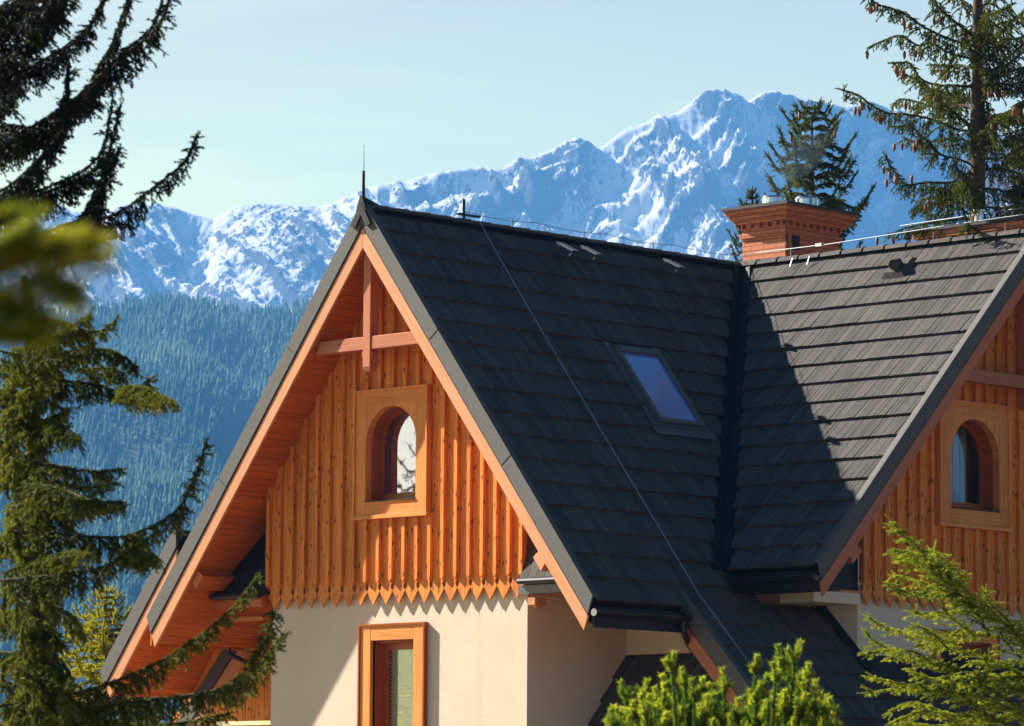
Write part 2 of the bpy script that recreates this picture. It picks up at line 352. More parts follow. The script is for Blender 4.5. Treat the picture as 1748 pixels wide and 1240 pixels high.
def mountain_z(u, v):
    px = 874+u/VC*FPX; dp_ = np.interp(px, [420, 760], [1250, 860]); t = np.clip((VC-v)/dp_, -0.4, 2.2); ta = np.clip(t, 0, 1.25)
    zc = crest_h(px); base = 470+0.04*u
    h = zc-(zc-base)*(1.45*ta-0.45*ta*ta)
    h = np.where(t < 0, zc+t*900, h); h0 = h
    wu = u+130*(fbm(u/420, v/420, 31, 4)-0.5)+0.5*(v-VC); wv = v+130*(fbm(u/380, v/380, 37, 4)-0.5)
    right = np.clip((px-600)/260, 0, 1)
    env = np.clip(np.abs(t)/0.16, 0, 1); e2 = np.clip(np.abs(t)/0.03, 0.15, 1)
    h = h+(ridged(wu/430, wv/1100, 3, 3)-0.5)*(70+120*right)*env
    h = h+(ridged(wu/120+3, wv/420, 11, 5)-0.45)*(52+50*right)*(0.25+0.75*env)*e2
    gul = ridged(wu/50, wv/300, 19, 5, 0.6)-0.45; h = h+gul*(26+16*right)*e2
    a_ = u*0.87+h0*0.48; b_ = -u*0.48+h0*0.87; b_ = b_+60*(fbm(a_/200, b_/160, 51, 3)-0.5)
    st = fbm(a_/230, b_/34, 43, 5, 0.6)-0.5
    h = h+st*(25+110*right)*e2*np.clip(1.4-t, 0, 1)
    h = h+(fbm(u/14, v/22, 29, 4, 0.6)-0.5)*11*(0.4+0.6*e2)
    rk = st*2.2*right+(fbm(a_/330, b_/120, 47, 4)-0.5)*1.7*right+(fbm(wu/60, wv/150, 57, 4)-0.35)*1.1*(1-0.6*right)+gul*0.9
    return h, rk
nu, nv = 1500, 560
uu = np.linspace(-1350, 1350, nu)[:, None]*np.ones((1, nv)); tv = np.linspace(0, 1, nv)[None, :]*np.ones((nu, 1))
vv = VC+330-(DEPTH*1.3+330)*tv
zz, rk = mountain_z(uu, vv)
m, nt, p = new_mat('snow_and_rock'); geo = nd(nt, 'ShaderNodeNewGeometry'); tc = nd(nt, 'ShaderNodeTexCoord').outputs['Object']
sp = nd(nt, 'ShaderNodeSeparateXYZ'); nt.links.new(geo.outputs['Normal'], sp.inputs[0])
nA = noise(nt, tc, 0.03, 8, 0.7); nB = noise(nt, mapping(nt, tc, (1, 1, 0.5)), 0.10, 8, 0.8); nC = noise(nt, tc, 0.004, 3, 0.5)
ra = nd(nt, 'ShaderNodeAttribute', attribute_name='rockiness').outputs['Fac']
f = mth(nt, 'MULTIPLY_ADD', sp.outputs[2], 0.55, mth(nt, 'MULTIPLY', ra, -0.42))
f = mth(nt, 'ADD', f, mth(nt, 'MULTIPLY', mth(nt, 'SUBTRACT', nA, 0.5), 0.6))
f = mth(nt, 'ADD', f, mth(nt, 'MULTIPLY', mth(nt, 'SUBTRACT', nB, 0.5), 0.9))
nD = noise(nt, mapping(nt, tc, (1, 1, 0.4)), 0.22, 5, 0.7)
f = mth(nt, 'ADD', f, mth(nt, 'MULTIPLY', mth(nt, 'SUBTRACT', nC, 0.5), 0.3))
f = mth(nt, 'ADD', f, mth(nt, 'MULTIPLY', mth(nt, 'SUBTRACT', nD, 0.5), 0.8))
sf = ramp(nt, f, [(0.30, (0, 0, 0)), (0.345, (1, 1, 1))])
rock = mixc(nt, nA, (0.02, 0.022, 0.027), (0.09, 0.088, 0.085))
nt.links.new(mixc(nt, sf, rock, (0.82, 0.84, 0.88)), p.inputs['Base Color']); p.inputs['Roughness'].default_value = 0.8
p.inputs['Specular IOR Level'].default_value = 0.2; bump(nt, nB, 0.8, 5.0, p); M['mountain'] = m
o = np_mesh('mountain', uv_world(uu, vv, zz).reshape(-1, 3), grid_faces(nu, nv), M['mountain'], smooth=True, attrs={'rockiness': rk.ravel()}); prop(o, kind='structure')
# forested hill in front of it
def hill_z(u, v):
    px = 874+u/v*FPX
    top = row_h(px, 557+12*np.sin(px/60)-np.clip(px-420, 0, 400)*0.12, 3150.0)
    t = np.clip((v-1500)/(3150-1500), 0, 1)
    h = -2+(top+2)*t**0.92
    h = np.where(v > 3150, top-(v-3150)*0.15, h)
    gully = np.exp(-((px-(455-(v-2300)*0.06))/70.0)**2)*np.clip(t*2, 0, 1)*np.clip((3150-v)/500, 0, 1)
    h = h-28*gully+(fbm(u/180, v/260, 5, 4)-0.5)*55*np.clip(t*3, 0, 1)*np.clip(np.abs(3200-v)/350+.15, 0, 1)
    return h
nu, nv = 260, 160
uu = np.linspace(-1500, 1100, nu)[:, None]*np.ones((1, nv)); vv = np.linspace(1500, 3700, nv)[None, :]*np.ones((nu, 1))
M['forest_floor'] = plain('forest_floor', (0.02, 0.035, 0.022), 0.95, 0, 0.05, 0.4)
o = np_mesh('hill', uv_world(uu, vv, hill_z(uu, vv)).reshape(-1, 3), grid_faces(nu, nv), M['forest_floor'], smooth=True); prop(o, kind='structure')
# ground sheet
M['ground'] = plain('meadow_ground', (0.16, 0.105, 0.055), 0.95, 0, 0.3, 0.4)
gx = np.linspace(-4980, 4980, 61); GX, GY = np.meshgrid(gx, gx, indexing='ij')
o = np_mesh('ground', np.stack([GX, GY, np.full_like(GX, GROUND)], -1).reshape(-1, 3), grid_faces(61, 61), M['ground']); prop(o, kind='structure')
# far forest: thousands of conifers that read as one mass
def conifer_mass(name, U, Vv, Z, Hs, tone, label, tiers=5):
    rs = np.random.RandomState(5); n = len(U); k = 6
    V = []; Fc = []; T = []
    base = uv_world(U, Vv, Z); vi = 0
    for q in range(tiers):
        z0 = (0.06+0.86*q/tiers)*Hs; z1 = np.minimum(1.0, 0.06+0.86*q/tiers+0.36)*Hs; r = Hs*0.19*(1-q/tiers)**0.8*rs.uniform(0.8, 1.2, n)+0.15
        if q == tiers-1: z1 = Hs
        ang = rs.uniform(0, 6.28, n)
        ring = np.stack([base[:, None, :]+np.stack([r[:, None]*rs.uniform(0.6, 1.25, (n, k))*np.cos(ang[:, None]+np.arange(k)*2*np.pi/k),
               r[:, None]*rs.uniform(0.6, 1.25, (n, k))*np.sin(ang[:, None]+np.arange(k)*2*np.pi/k),
               (z0[:, None]-rs.uniform(0, 0.08, (n, k))*Hs[:, None])], -1)], 0)[0]
        tip = base+np.stack([rs.normal(0, .05, n), rs.normal(0, .05, n), z1], -1)
        P = np.concatenate([ring, tip[:, None, :]], 1).reshape(-1, 3)
        b = vi+np.arange(n)[:, None]*(k+1)
        fc = np.stack([b+np.arange(k)[None, :], b+(np.arange(k)[None, :]+1) % k, np.broadcast_to(b+k, (n, k))], -1).reshape(-1, 3)
        V.append(P); Fc.append(fc); T.append(np.repeat(tone, k+1)); vi += n*(k+1)
    o = np_mesh(name, np.concatenate(V), np.concatenate(Fc), M['far'], attrs={'tone': np.concatenate(T)})
    prop(o, label, 'forest', kind='stuff'); return o
rs = np.random.RandomState(3)
n = 52000
v_ = 1500+1700*rs.rand(n)**0.85; px_ = rs.uniform(-950, 1050, n); u_ = (px_-874)/FPX*v_
cl = fbm(u_/70, v_/160, 71, 3); h_ = (6+9.5*rs.rand(n)**1.5)*(0.75+0.5*cl); tone = np.clip(rs.rand(n)*0.45+(cl-0.4)*1.6, 0, 1)
kp = (cl > 0.22) | (rs.rand(n) < 0.6); u_, v_, h_, tone = u_[kp], v_[kp], h_[kp], tone[kp]
conifer_mass('forest', u_, v_, hill_z(u_, v_)-0.5, h_, tone, 'hazy blue-green conifer forest covering the hillside left of the chalet')
n = 5200
px_ = rs.uniform(560, 1700, n); t_ = rs.uniform(0.30, 1.1, n); v_ = VC-DEPTH*t_; u_ = (px_-874)/FPX*v_
keep = (fbm(u_/130, v_/130, 91, 4) > 0.52) & (rs.rand(n) < np.clip((t_-0.28)*1.6, 0, 1)); u_ = u_[keep]; v_ = v_[keep]
conifer_mass('sparse_forest', u_, v_, mountain_z(u_, v_)[0]-1, 11+11*rs.rand(len(u_)), rs.rand(len(u_))*0.5, 'tiny dark conifers scattered over the snow slope above the roof', 3)

# ------------------------------------------------------------------ the chalet
H, K, KB, K2 = 5.43, 1.2846, 1.0121, 1.0562
OX, E_, XV, YC, W = 0.68, 1.83, 7.30, 2.5, 5.0
YBV, YBW, XWB, ZEB, X2, YK = -3.14, -2.457, 4.03, 0.418, 1.15, 1.744
XRB = 2*XV-XWB
ZK = H-K*(YC+YK)
CA, SA = 1/math.hypot(1, K), K/math.hypot(1, K)          # cos/sin of roof A pitch
CB, SB = 1/math.hypot(1, KB), KB/math.hypot(1, KB)
C2, S2 = 1/math.hypot(1, K2), K2/math.hypot(1, K2)
house = empty('chalet', (0, 0, GROUND))
prop(house, 'cream plastered mountain chalet with orange board siding, steep dark shingled gables and brick chimneys', 'house')

class Frame:
    """roof plane frame: s down the slope, t along the eave, n outward"""
    def __init__(f, o, s, t, n): f.o, f.s, f.t, f.n = (np.array(q, float) for q in (o, s, t, n))
    def p(f, s, t, n=0.0): return f.o+f.s*s+f.t*t+f.n*n
AR = Frame((0, YC, H), (0, -CA, -SA), (1, 0, 0), (0, -SA, CA))       # roof A, slope towards -Y
AL = Frame((0, YC, H), (0, CA, -SA), (1, 0, 0), (0, SA, CA))
BL = Frame((XV, 0, H), (-CB, 0, -SB), (0, 1, 0), (-SB, 0, CB))      # roof B, slope towards -X
BR = Frame((XV, 0, H), (CB, 0, -SB), (0, 1, 0), (SB, 0, CB))
KR = Frame((0, -YK, ZK), (0, -C2, -S2), (1, 0, 0), (0, -S2, C2))     # flatter skirt below A
KL = Frame((0, YC*2+YK, ZK), (0, C2, -S2), (1, 0, 0), (0, S2, C2))

def shakes(fr, S, course, trange, seed, th=0.034, sstart=0.0, wmin=0.06, wmax=0.17):
    """courses of single shakes; trange(s) gives the (t0, t1) extent of a course at distance s"""
    r = random.Random(seed); mb = MB(); n = max(1, round((S-sstart)/course)); c = (S-sstart)/n
    for i in range(n):
        s0 = sstart+i*c; s1 = s0+c+0.035
        if i == n-1: s1 = s0+c+0.015
        a, b = trange(s0+c*0.5); t = a-r.random()*0.1
        while t < b:
            wd = r.uniform(wmin, wmax); ta, tb = max(a, t), min(b, t+wd)
            t += wd
            if tb-ta < 0.015: continue
            g = 0.005; u0 = -0.02; u1 = 0.012+r.uniform(0, 0.012)+th
            a0, b0 = trange(s0+0.02); a1, b1 = trange(s1)
            T = lambda x, lo, hi: min(max(x, lo), hi)
            q = [fr.p(s0, T(ta+g, a0, b0), u0), fr.p(s0, T(tb-g, a0, b0), u0), fr.p(s0, T(tb-g, a0, b0), 0.004), fr.p(s0, T(ta+g, a0, b0), 0.004),
                 fr.p(s1, T(ta+g, a1, b1), u1-th-0.006), fr.p(s1, T(tb-g, a1, b1), u1-th-0.006), fr.p(s1, T(tb-g, a1, b1), u1), fr.p(s1, T(ta+g, a1, b1), u1)]
            mb.hexa(q, c)
    return mb
SAE = (YC+E_)/CA                                   # slope length of A to its eave
SBE = (H-ZEB)/SB
def valley_t_A(s):   # X on roof A (right plane) where it meets B's left plane
    return XV-(s*SA)/KB
def valley_t_B(s):   # Y on roof B left plane where it meets A
    return YC-(s*SB)/K
# roof boards (solid deck below the shakes), 16 cm thick in all
def deck(name, fr, poly, mat, th=0.13, n0=-0.012):
    mb = MB(); mb.prism([fr.p(s, t, n0) for s, t in poly], fr.n*-th); return mb.build(name, mat, house)
deck('roof_deck', AR, [(0, -OX+.02), (0, XV), ((H-ZEB)/SA, valley_t_A((H-ZEB)/SA)), (SAE-.03, valley_t_A((H-ZEB)/SA)), (SAE-.03, -OX+.02)], M['metal_dark'])
deck('roof_deck', AL, [(0, -OX+.02), (0, 13.5), (SAE-.03, 13.5), (SAE-.03, -OX+.02)], M['metal_dark'])
deck('roof_deck', BL, [(0, YC), (0, YBV+.02), (SBE-.03, YBV+.02), (SBE-.03, valley_t_B(SBE))], M['metal_dark'])
deck('roof_deck', BR, [(0, YC), (0, YBV+.02), (SBE, YBV+.02), (SBE, valley_t_B(SBE))], M['metal_dark'])
deck('roof_deck', KR, [(0, X2+.02), (0, 14), (4.4, 14), (4.4, X2+.02)], M['metal_dark'])
deck('roof_deck', KL, [(0, X2+.02), (0, 12), (3.6, 12), (3.6, X2+.02)], M['metal_dark'])
SKYL = (2.9, 3.84)                                  # X extent of the roof window
zt = 3.60; zb_ = 2.54; s_t = (H-zt)/SA; s_b = (H-zb_)/SA
sA = shakes(AR, SAE, 0.41, lambda s: (-OX+.10, valley_t_A(s)-.12 if s < (H-ZEB)/SA else valley_t_A((H-ZEB)/SA)+.4), 1)
sA.build('roof_slope', M['shake'], house)
shakes(AL, SAE, 0.41, lambda s: (-OX+.10, 6.0), 2, wmin=0.12, wmax=0.3).build('roof_slope', M['shake'], house)
shakes(BL, SBE, 0.44, lambda s: (YBV+.10, valley_t_B(s)-.12), 3).build('roof_slope', M['shake'], house)
shakes(BR, SBE, 0.44, lambda s: (YBV+.10, valley_t_B(s)-.12), 4, wmin=0.12, wmax=0.3).build('roof_slope', M['shake'], house)
shakes(KR, 4.3, 0.41, lambda s: (X2+.10, 13.5), 5).build('roof_slope', M['shake'], house, label='lower flared skirt of the dark shingled roof')
shakes(KL, 3.5, 0.41, lambda s: (X2+.10, 5), 6).build('roof_slope', M['shake'], house)
# valley channel
vb = MB()
v0 = np.array((XV, YC, H-.0)); v1 = np.array((XV-(H-ZEB)/KB, YC-(H-ZEB)/K, ZEB))
for fr, dirn in ((AR, np.array((-1., 0, 0))), (BL, np.array((0, -1., 0)))):
    q = dirn*0.21; up_ = fr.n*0.062
    vb.hexa([v0-up_*.2, v0+q-up_*.2, v0+q+up_, v0+up_*0.4, v1-up_*.2, v1+q-up_*.2, v1+q+up_, v1+up_*0.4])
vb.build('valley_gutter', M['metal_dark'], house)

# ---- verge trims
def verge(fr, t_out, inward, s0, s1, plumb_y=None, boardmat='verge', top=0.10, board=True, names=('verge_flashing', 'verge_board'), s0n=0):
    """grey flashing and timber board along a verge; t_out is the outer face, inward +-1 points to the house"""
    a = MB(); x0, x1 = t_out, t_out+inward*0.03
    d = lambda s, n: (s, n)
    tb = fr.s[2]/np.hypot(fr.s[0], fr.s[1])        # slope for plumb cuts
    def plumb(s, n):  # shift along s so that the cut is vertical
        k = -fr.s[2]/math.hypot(fr.s[0], fr.s[1]); return s+n*k*1.0
    def strip(mb, n0, n1, xa, xb, trim=0.0):
        # vertical (plumb) cut at both ends
        P = []
        for s in (s0, s1):
            for (t, n) in ((xa, n0), (xb, n0), (xb, n1), (xa, n1)):
                P.append(fr.p(s+(kk if s == s0 else -.63)*n, t, n))
        mb.hexa(P)
    kk = fr.s[2]/math.hypot(fr.s[0], fr.s[1])     # plumb line in (s, n): moving n by -d needs s shift -d*tan(pitch)
    strip(a, -0.155, 0.055, x0, x1)
    strip(a, 0.035, 0.057, x1, t_out+inward*top)
    a.build(names[0], M['fascia'], house)
    if board:
        b = MB(); strip(b, -0.35, -0.16, t_out+inward*0.015, t_out+inward*0.055); b.build(names[1], M[boardmat], house, bevel=0.004)
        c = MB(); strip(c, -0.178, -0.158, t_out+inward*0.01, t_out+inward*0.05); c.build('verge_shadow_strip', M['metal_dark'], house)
verge(AR, -OX, 1, 0, SAE)
verge(AL, -OX, 1, 0, SAE)
verge(BL, YBV, 1, 0, SBE, boardmat='beam')
verge(BR, YBV, 1, 0, SBE, boardmat='beam')
verge(KR, X2, 1, 0, 4.35, boardmat='beam')
verge(KL, X2, 1, 0, 3.55)
# joints of the flashing lengths
for fr in (AR, AL):
    for s in (2.35, 4.6):
        j = MB(); j.hexa([fr.p(s+dx, x, n) for dx in (-.006, .006) for (x, n) in ((-OX-.004, -.15), (-OX+.02, -.15), (-OX+.02, .058), (-OX-.004, .058))]); j.build('flashing_joint', M['metal_dark'], house)

# ---- soffit planks
def soffit(fr, t0, t1, s0, s1, n=-0.345, pitch=0.11, name='soffit', clip=None):
    mb = MB(); s = s0
    while s < s1:
        e = min(s+pitch-0.006, s1)
        a, b = t0, t1
        if clip: a, b = clip(s)
        if b-a > 0.02:
            mb.hexa([fr.p(s, a, n), fr.p(e, a, n), fr.p(e, a, n+0.02), fr.p(s, a, n+0.02), fr.p(s, b, n), fr.p(e, b, n), fr.p(e, b, n+0.02), fr.p(s, b, n+0.02)])
        s += pitch
    # dark backing
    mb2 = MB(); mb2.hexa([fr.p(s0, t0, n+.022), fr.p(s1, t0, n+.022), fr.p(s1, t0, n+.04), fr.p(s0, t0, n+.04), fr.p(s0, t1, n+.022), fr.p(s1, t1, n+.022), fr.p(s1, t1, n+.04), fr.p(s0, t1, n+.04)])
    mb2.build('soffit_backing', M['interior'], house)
    return mb.build(name, M['soffit'], house)
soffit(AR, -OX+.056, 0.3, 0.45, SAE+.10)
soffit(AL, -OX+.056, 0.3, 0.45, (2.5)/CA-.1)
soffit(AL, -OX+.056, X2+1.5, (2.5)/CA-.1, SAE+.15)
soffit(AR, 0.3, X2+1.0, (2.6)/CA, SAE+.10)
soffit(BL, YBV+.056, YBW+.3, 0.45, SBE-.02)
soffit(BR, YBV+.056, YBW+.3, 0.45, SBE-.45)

# ---- walls
ZS = lambda y: H-0.56-K*abs(y-YC)                  # underside of roof A
# plaster wall of gable A, with the ground-floor window opening left open
GW = (2.10, 2.94, -2.6, -0.50)                       # opening y0,y1,z0,z1
wl = MB()
for (y0, y1, z0, z1) in ((0, GW[0], GROUND, 0.28), (GW[1], W, GROUND, 0.28), (GW[0], GW[1], GW[3], 0.28), (GW[0], GW[1], GROUND, GW[2])):
    wl.box(0.05, 0.35, y0, y1, z0, z1, 'z')
wl.build('wall', M['plaster'], house)
wl = MB(); wl.box(0.353, 2.012, 0, 0.3, GROUND, 1.1, 'z'); wl.build('wall', M['plaster'], house)
wl = MB(); wl.box(0.353, 3.0, W-0.3, W, GROUND, 1.1, 'z'); wl.build('wall', M['plaster'], house)
wl = MB(); wl.prism([(2.015, q, r_) for q, r_ in ((.297, -.35), (-1.95, -.35), (-3.9, -2.55), (-3.9, GROUND), (.297, GROUND))], (.285, 0, 0)); wl.build('wall', M['plaster'], house)
# room shell so that windows look into something
def room(x0, x1, y0, y1, z0, z1, open_face):
    mb = MB(); t = .02
    F = {'x0': (x0, x0+t, y0, y1, z0, z1), 'x1': (x1-t, x1, y0, y1, z0, z1), 'y0': (x0+t, x1-t, y0, y0+t, z0, z1), 'y1': (x0+t, x1-t, y1-t, y1, z0, z1),
         'z0': (x0+t, x1-t, y0+t, y1-t, z0, z0+t), 'z1': (x0+t, x1-t, y0+t, y1-t, z1-t, z1)}
    for k_, q in F.items():
        if k_ != open_face: mb.box(*q)
    mb.build('room_shell', M['interior'], house)

def gable_siding(origin, along, out, w0, w1, ztop, spacing, nboards, holes=True):
    """boards with pointed ends plus battens on every joint. along/out are unit axes, w = distance along."""
    o = np.array(origin, float); al = np.array(along, float); ou = np.array(out, float); z = np.array((0, 0, 1.))
    P = lambda w_, h, d=0.0: o+al*w_+z*h+ou*d
    boards = MB(); bat = MB()
    segs = []
    for i in range(nboards):
        a, b = w0+i*spacing, w0+(i+1)*spacing; c = (a+b)/2; a += .003; b -= .003
        for (lo, hi) in opening_cuts(a, b, ztop):
            top_a, top_b, top_c = (hi if hi is not None else ztop(q) for q in (a, b, c))
            if min(top_a, top_b) < lo+.02 and lo > 0.2: continue
            if lo < 0.1:
                sh = 0.055; q = 0.032
                poly = [P(a+q, .262), P(a+q*1.05, .232), P(a+q*.8, .205), P(a+.003, .182), P(a+.003, .165), P(c, -0.015), P(b-.003, .165), P(b-.003, .182), P(b-q*.8, .205), P(b-q*1.05, .232), P(b-q, .262), P(b-q*.6, .278), P(b, .285)]
                poly = [P(a, .285), P(a+q*.6, .278)]+poly
            else: poly = [P(a, lo), P(b, lo)]
            poly2 = poly+[P(b, max(top_b, lo+.01))]+([P(c, top_c)] if hi is None else [])+[P(a, max(top_a, lo+.01))]
            boards.prism(poly2[::-1], ou*0.024)
    for i in range(nboards+1):
        c = w0+i*spacing; hw = 0.034
        if i == 0: c += hw*.6
        if i == nboards: c -= hw*.6
        for (lo, hi) in opening_cuts(c-hw, c+hw, ztop):
            t0, t1 = (hi if hi is not None else ztop(q) for q in (c-hw, c+hw))
            l0 = lo if lo > .1 else 0.30
            if min(t0, t1) < l0+.03: continue
            d0, d1 = .0245, .078
            if lo < .1: # chamfered foot
                bat.prism([P(c-hw, l0+.03, d0), P(c, l0-.02, d0), P(c+hw, l0+.03, d0), P(c+hw, t1, d0), P(c-hw, t0, d0)], ou*(d1-d0))
            else: bat.prism([P(c-hw, l0, d0), P(c+hw, l0, d0), P(c+hw, t1, d0), P(c-hw, t0, d0)], ou*(d1-d0))
    # dark backing just above the board ends
    boards.build('board_siding', M['siding'], house); bat.build('siding_batten', M['siding'], house, bevel=0.004)
WIN = None
def opening_cuts(a, b, ztop):
    if WIN and b > WIN[0]+.012 and a < WIN[1]-.012: return [(0.0, WIN[2]), (WIN[3], None)]
    return [(0.0, None)]
WIN = (1.765, 3.215, 1.19, 2.97)
gable_siding((0.0, 0, 0), (0, 1, 0), (-1, 0, 0), 0, W, lambda y: ZS(y)+.02, 0.25, 20)
bk = MB(); bk.prism([(0.03, 0, .07), (0.03, W, .07), (0.03, W, ZS(W)), (0.03, YC, ZS(YC)), (0.03, 0, ZS(0))][::-1], (-.026, 0, 0))
# backing as four pieces round the window opening
bk = MB()
yy0, yy1, zz0, zz1 = 1.97, 3.01, 1.42, 2.75
for (a, b) in ((0, yy0), (yy1, W)):
    pts = [(0.03, a, .29), (0.03, b, .29), (0.03, b, ZS(b))]+([(0.03, a, ZS(a))])
    bk.prism(pts[::-1], (-.026, 0, 0))
bk.prism([(0.03, yy0, .29), (0.03, yy1, .29), (0.03, yy1, zz0), (0.03, yy0, zz0)][::-1], (-.026, 0, 0))
bk.prism([(0.03, yy0, zz1), (0.03, yy1, zz1), (0.03, yy1, ZS(yy1)), (0.03, YC, ZS(YC)), (0.03, yy0, ZS(yy0))][::-1], (-.026, 0, 0))
bk.build('wall_boarding', M['siding'], house)
# gable B wall
ZSB = lambda x: H-0.52-KB*abs(x-XV)
WIN = (5.655, 7.265, 1.19, 2.96)
nb = 26; spB = (XRB-XWB)/nb
gable_siding((0, YBW, 0), (1, 0, 0), (0, -1, 0), XWB, XRB, lambda x: ZSB(x)+.02, spB, nb)
bk = MB(); x0_, x1_ = 5.86, 7.06
def pb(a, b, z0, z1=None):
    t = [(b, z1 if z1 else ZSB(b)), (a, z1 if z1 else ZSB(a))]
    if not z1 and a < XV < b: t.insert(1, (XV, ZSB(XV)))
    bk.prism([(q, YBW+.03, r_) for q, r_ in [(a, z0), (b, z0)]+t], (0, -.026, 0))
pb(XWB, x0_, .29); pb(x1_, XRB, .29); pb(x0_, x1_, .29, 1.42); pb(x0_, x1_, 2.75)
bk.build('wall_boarding', M['siding'], house)
wl = MB()
WB = (5.80, 6.95, -1.9, -0.42)
for (a, b, z0, z1) in ((XWB, WB[0], GROUND, .28), (WB[1], XRB, GROUND, .28), (WB[0], WB[1], WB[3], .28), (WB[0], WB[1], GROUND, WB[2])):
    wl.box(a, b, YBW+.05, YBW+.35, z0, z1, 'z')
wl.build('wall', M['plaster'], house)
wl = MB(); wl.box(XWB, XWB+.3, YBW+.353, 0.5, GROUND, 1.2, 'z'); wl.build('wall', M['plaster'], house)
wl = MB(); wl.box(XRB-.3, XRB, YBW+.353, 0.5, GROUND, 1.2, 'z'); wl.build('wall', M['plaster'], house)

# ---- arched windows
def arched_window(P, w0, w1, z0, z1, ow0, ow1, oz0, oz1, label, depth=0.25, curtain=True, arch=True):
    """P(w,z,d): world point, d outward. Outer surround w0..w1,z0..z1; arched opening ow0..ow1, oz0..oz1"""
    win = empty('window', P((w0+w1)/2, z0, 0)-np.array(root_loc(house)), house); win['label'] = label
    c = (ow0+ow1)/2; r = (ow1-ow0)/2; zsp = oz1-r*1.0
    N = 22
    inner = [(ow0, oz0)]+[(c-r*math.cos(math.pi*i/N), zsp+(oz1-zsp)*math.sin(math.pi*i/N)) for i in range(N+1)]+[(ow1, oz0)]
    # surround plate as separate planks: left stile, right stile, head, sill rail and two spandrels
    d0, d1 = -.02, 0.095
    st = MB()
    sl_, sr_ = ow0-.0, ow1+.0
    zh = oz1+0.045
    def plank(a, b, lo, hi, da=d0, db=d1, ax='z'):
        q = [P(a, lo, da), P(b, lo, da), P(b, lo, db), P(a, lo, db), P(a, hi, da), P(b, hi, da), P(b, hi, db), P(a, hi, db)]
        if ax == 'z': st.hexa(q)
        else: st.hexa([P(a, lo, da), P(a, hi, da), P(a, hi, db), P(a, lo, db), P(b, lo, da), P(b, hi, da), P(b, hi, db), P(b, lo, db)])
    plank(w0+.03, sl_-.002, z0+.03, z1-.03); plank(sr_+.002, w1-.03, z0+.03, z1-.03)
    plank(sl_, sr_, zh, z1-.03, db=d1-.002, ax='w'); plank(sl_, sr_, z0+.03, oz0-.03, db=d1-.002, ax='w')
    for side in (0, 1):
        arc = [(c-r*math.cos(math.pi*i/N), zsp+(oz1-zsp)*math.sin(math.pi*i/N)) for i in range(N//2+1)]
        if side: arc = [(2*c-x, z_) for x, z_ in arc]
        xo = sl_ if side == 0 else sr_
        for i in range(len(arc)-1):
            (xa, za), (xb, zb2) = arc[i], arc[i+1]
            # quad fan strips up to the head line
            A = [(xa, za), (xb, zb2), (xb, zh-.002), (xa, zh-.002)]
            st.hexa([P(*A[0], d0), P(*A[1], d0), P(*A[2], d0), P(*A[3], d0), P(*A[0], d1-.004), P(*A[1], d1-.004), P(*A[2], d1-.004), P(*A[3], d1-.004)])
    st.build('surround', M['trim'], win, bevel=0.0)
    ed = MB()                                     # thin edge moulding
    for (a, b, lo, hi) in ((w0, w0+.03, z0, z1), (w1-.03, w1, z0, z1), (w0+.03, w1-.03, z1-.03, z1), (w0-.02, w1+.02, z0-.022, z0+.03)):
        dd = 0.12 if lo != z0-.022 else .135
        ed.hexa([P(a, lo, -.02), P(b, lo, -.02), P(b, lo, dd), P(a, lo, dd), P(a, hi, -.02), P(b, hi, -.02), P(b, hi, dd), P(a, hi, dd)])
    ed.build('edge_moulding', M['trim'], win, bevel=0.003)
    # reveal tunnel
    rv = MB()
    for i in range(len(inner)-1):
        (xa, za), (xb, zb2) = inner[i], inner[i+1]
        dx, dz = xb-xa, zb2-za; L = math.hypot(dx, dz); nx, nz = -dz/L*.03, dx/L*.03      # outward offset
        if i == 0: nx, nz = -.03, 0
        if i == len(inner)-2: nx, nz = .03, 0
        mx_, mz_ = (xa+xb)/2-c, (za+zb2)/2-zsp
        if i not in (0, len(inner)-2) and nx*mx_+nz*mz_ < 0: nx, nz = -nx, -nz
        A = [(xa, za), (xb, zb2), (xb+nx, zb2+nz), (xa+nx, za+nz)]
        rv.hexa([P(*q, -depth) for q in A]+[P(*q, -.022) for q in A])
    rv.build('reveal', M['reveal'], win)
    # casement frame + pane at depth
    sh = 0.06
    ins = [(c+(x-c)*(1-sh/r), max(oz0+.09, zsp+(z_-zsp)*(1-sh/r) if z_ > zsp else z_)) for x, z_ in inner]
    ins[0] = (ins[1][0], oz0+.10); ins[-1] = (ins[-2][0], oz0+.10)
    fm = MB()
    for i in range(len(inner)-1):
        A = [inner[i], inner[i+1], ins[i+1], ins[i]]
        fm.hexa([P(*q, -depth+.005) for q in A]+[P(*q, -depth+.06) for q in A])
    A = [(ow0, oz0), (ow1, oz0), (ins[-1][0], oz0+.10), (ins[0][0], oz0+.10)]
    fm.hexa([P(*q, -depth+.005) for q in A]+[P(*q, -depth+.065) for q in A])
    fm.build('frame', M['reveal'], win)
    pn = MB(); pn.prism([P(*q, -depth+.03) for q in ins], P(0, 0, .006)-P(0, 0, 0)); pn.build('pane', M['glass' if curtain else 'clear_glass'], win)
    # metal sill: dark at the back, pale drip at front
    s_ = MB(); s_.hexa([P(ow0, oz0-.03, -depth+.07), P(ow1, oz0-.03, -depth+.07), P(ow1, oz0+.02, -depth+.07), P(ow0, oz0+.02, -depth+.07), P(ow0, oz0-.03, d1+.02), P(ow1, oz0-.03, d1+.02), P(ow1, oz0-.015, d1+.02), P(ow0, oz0-.015, d1+.02)])
    s_.build('sill', M['metal_dark'], win)
    return win
PA = lambda w_, z_, d: np.array((-d, w_, z_))
PB_ = lambda w_, z_, d: np.array((w_, YBW-d, z_))
arched_window(PA, 1.765, 3.215, 1.19, 2.97, 2.00, 2.98, 1.44, 2.72, 'arched gable window in an orange wooden surround, sky reflected in its pane')
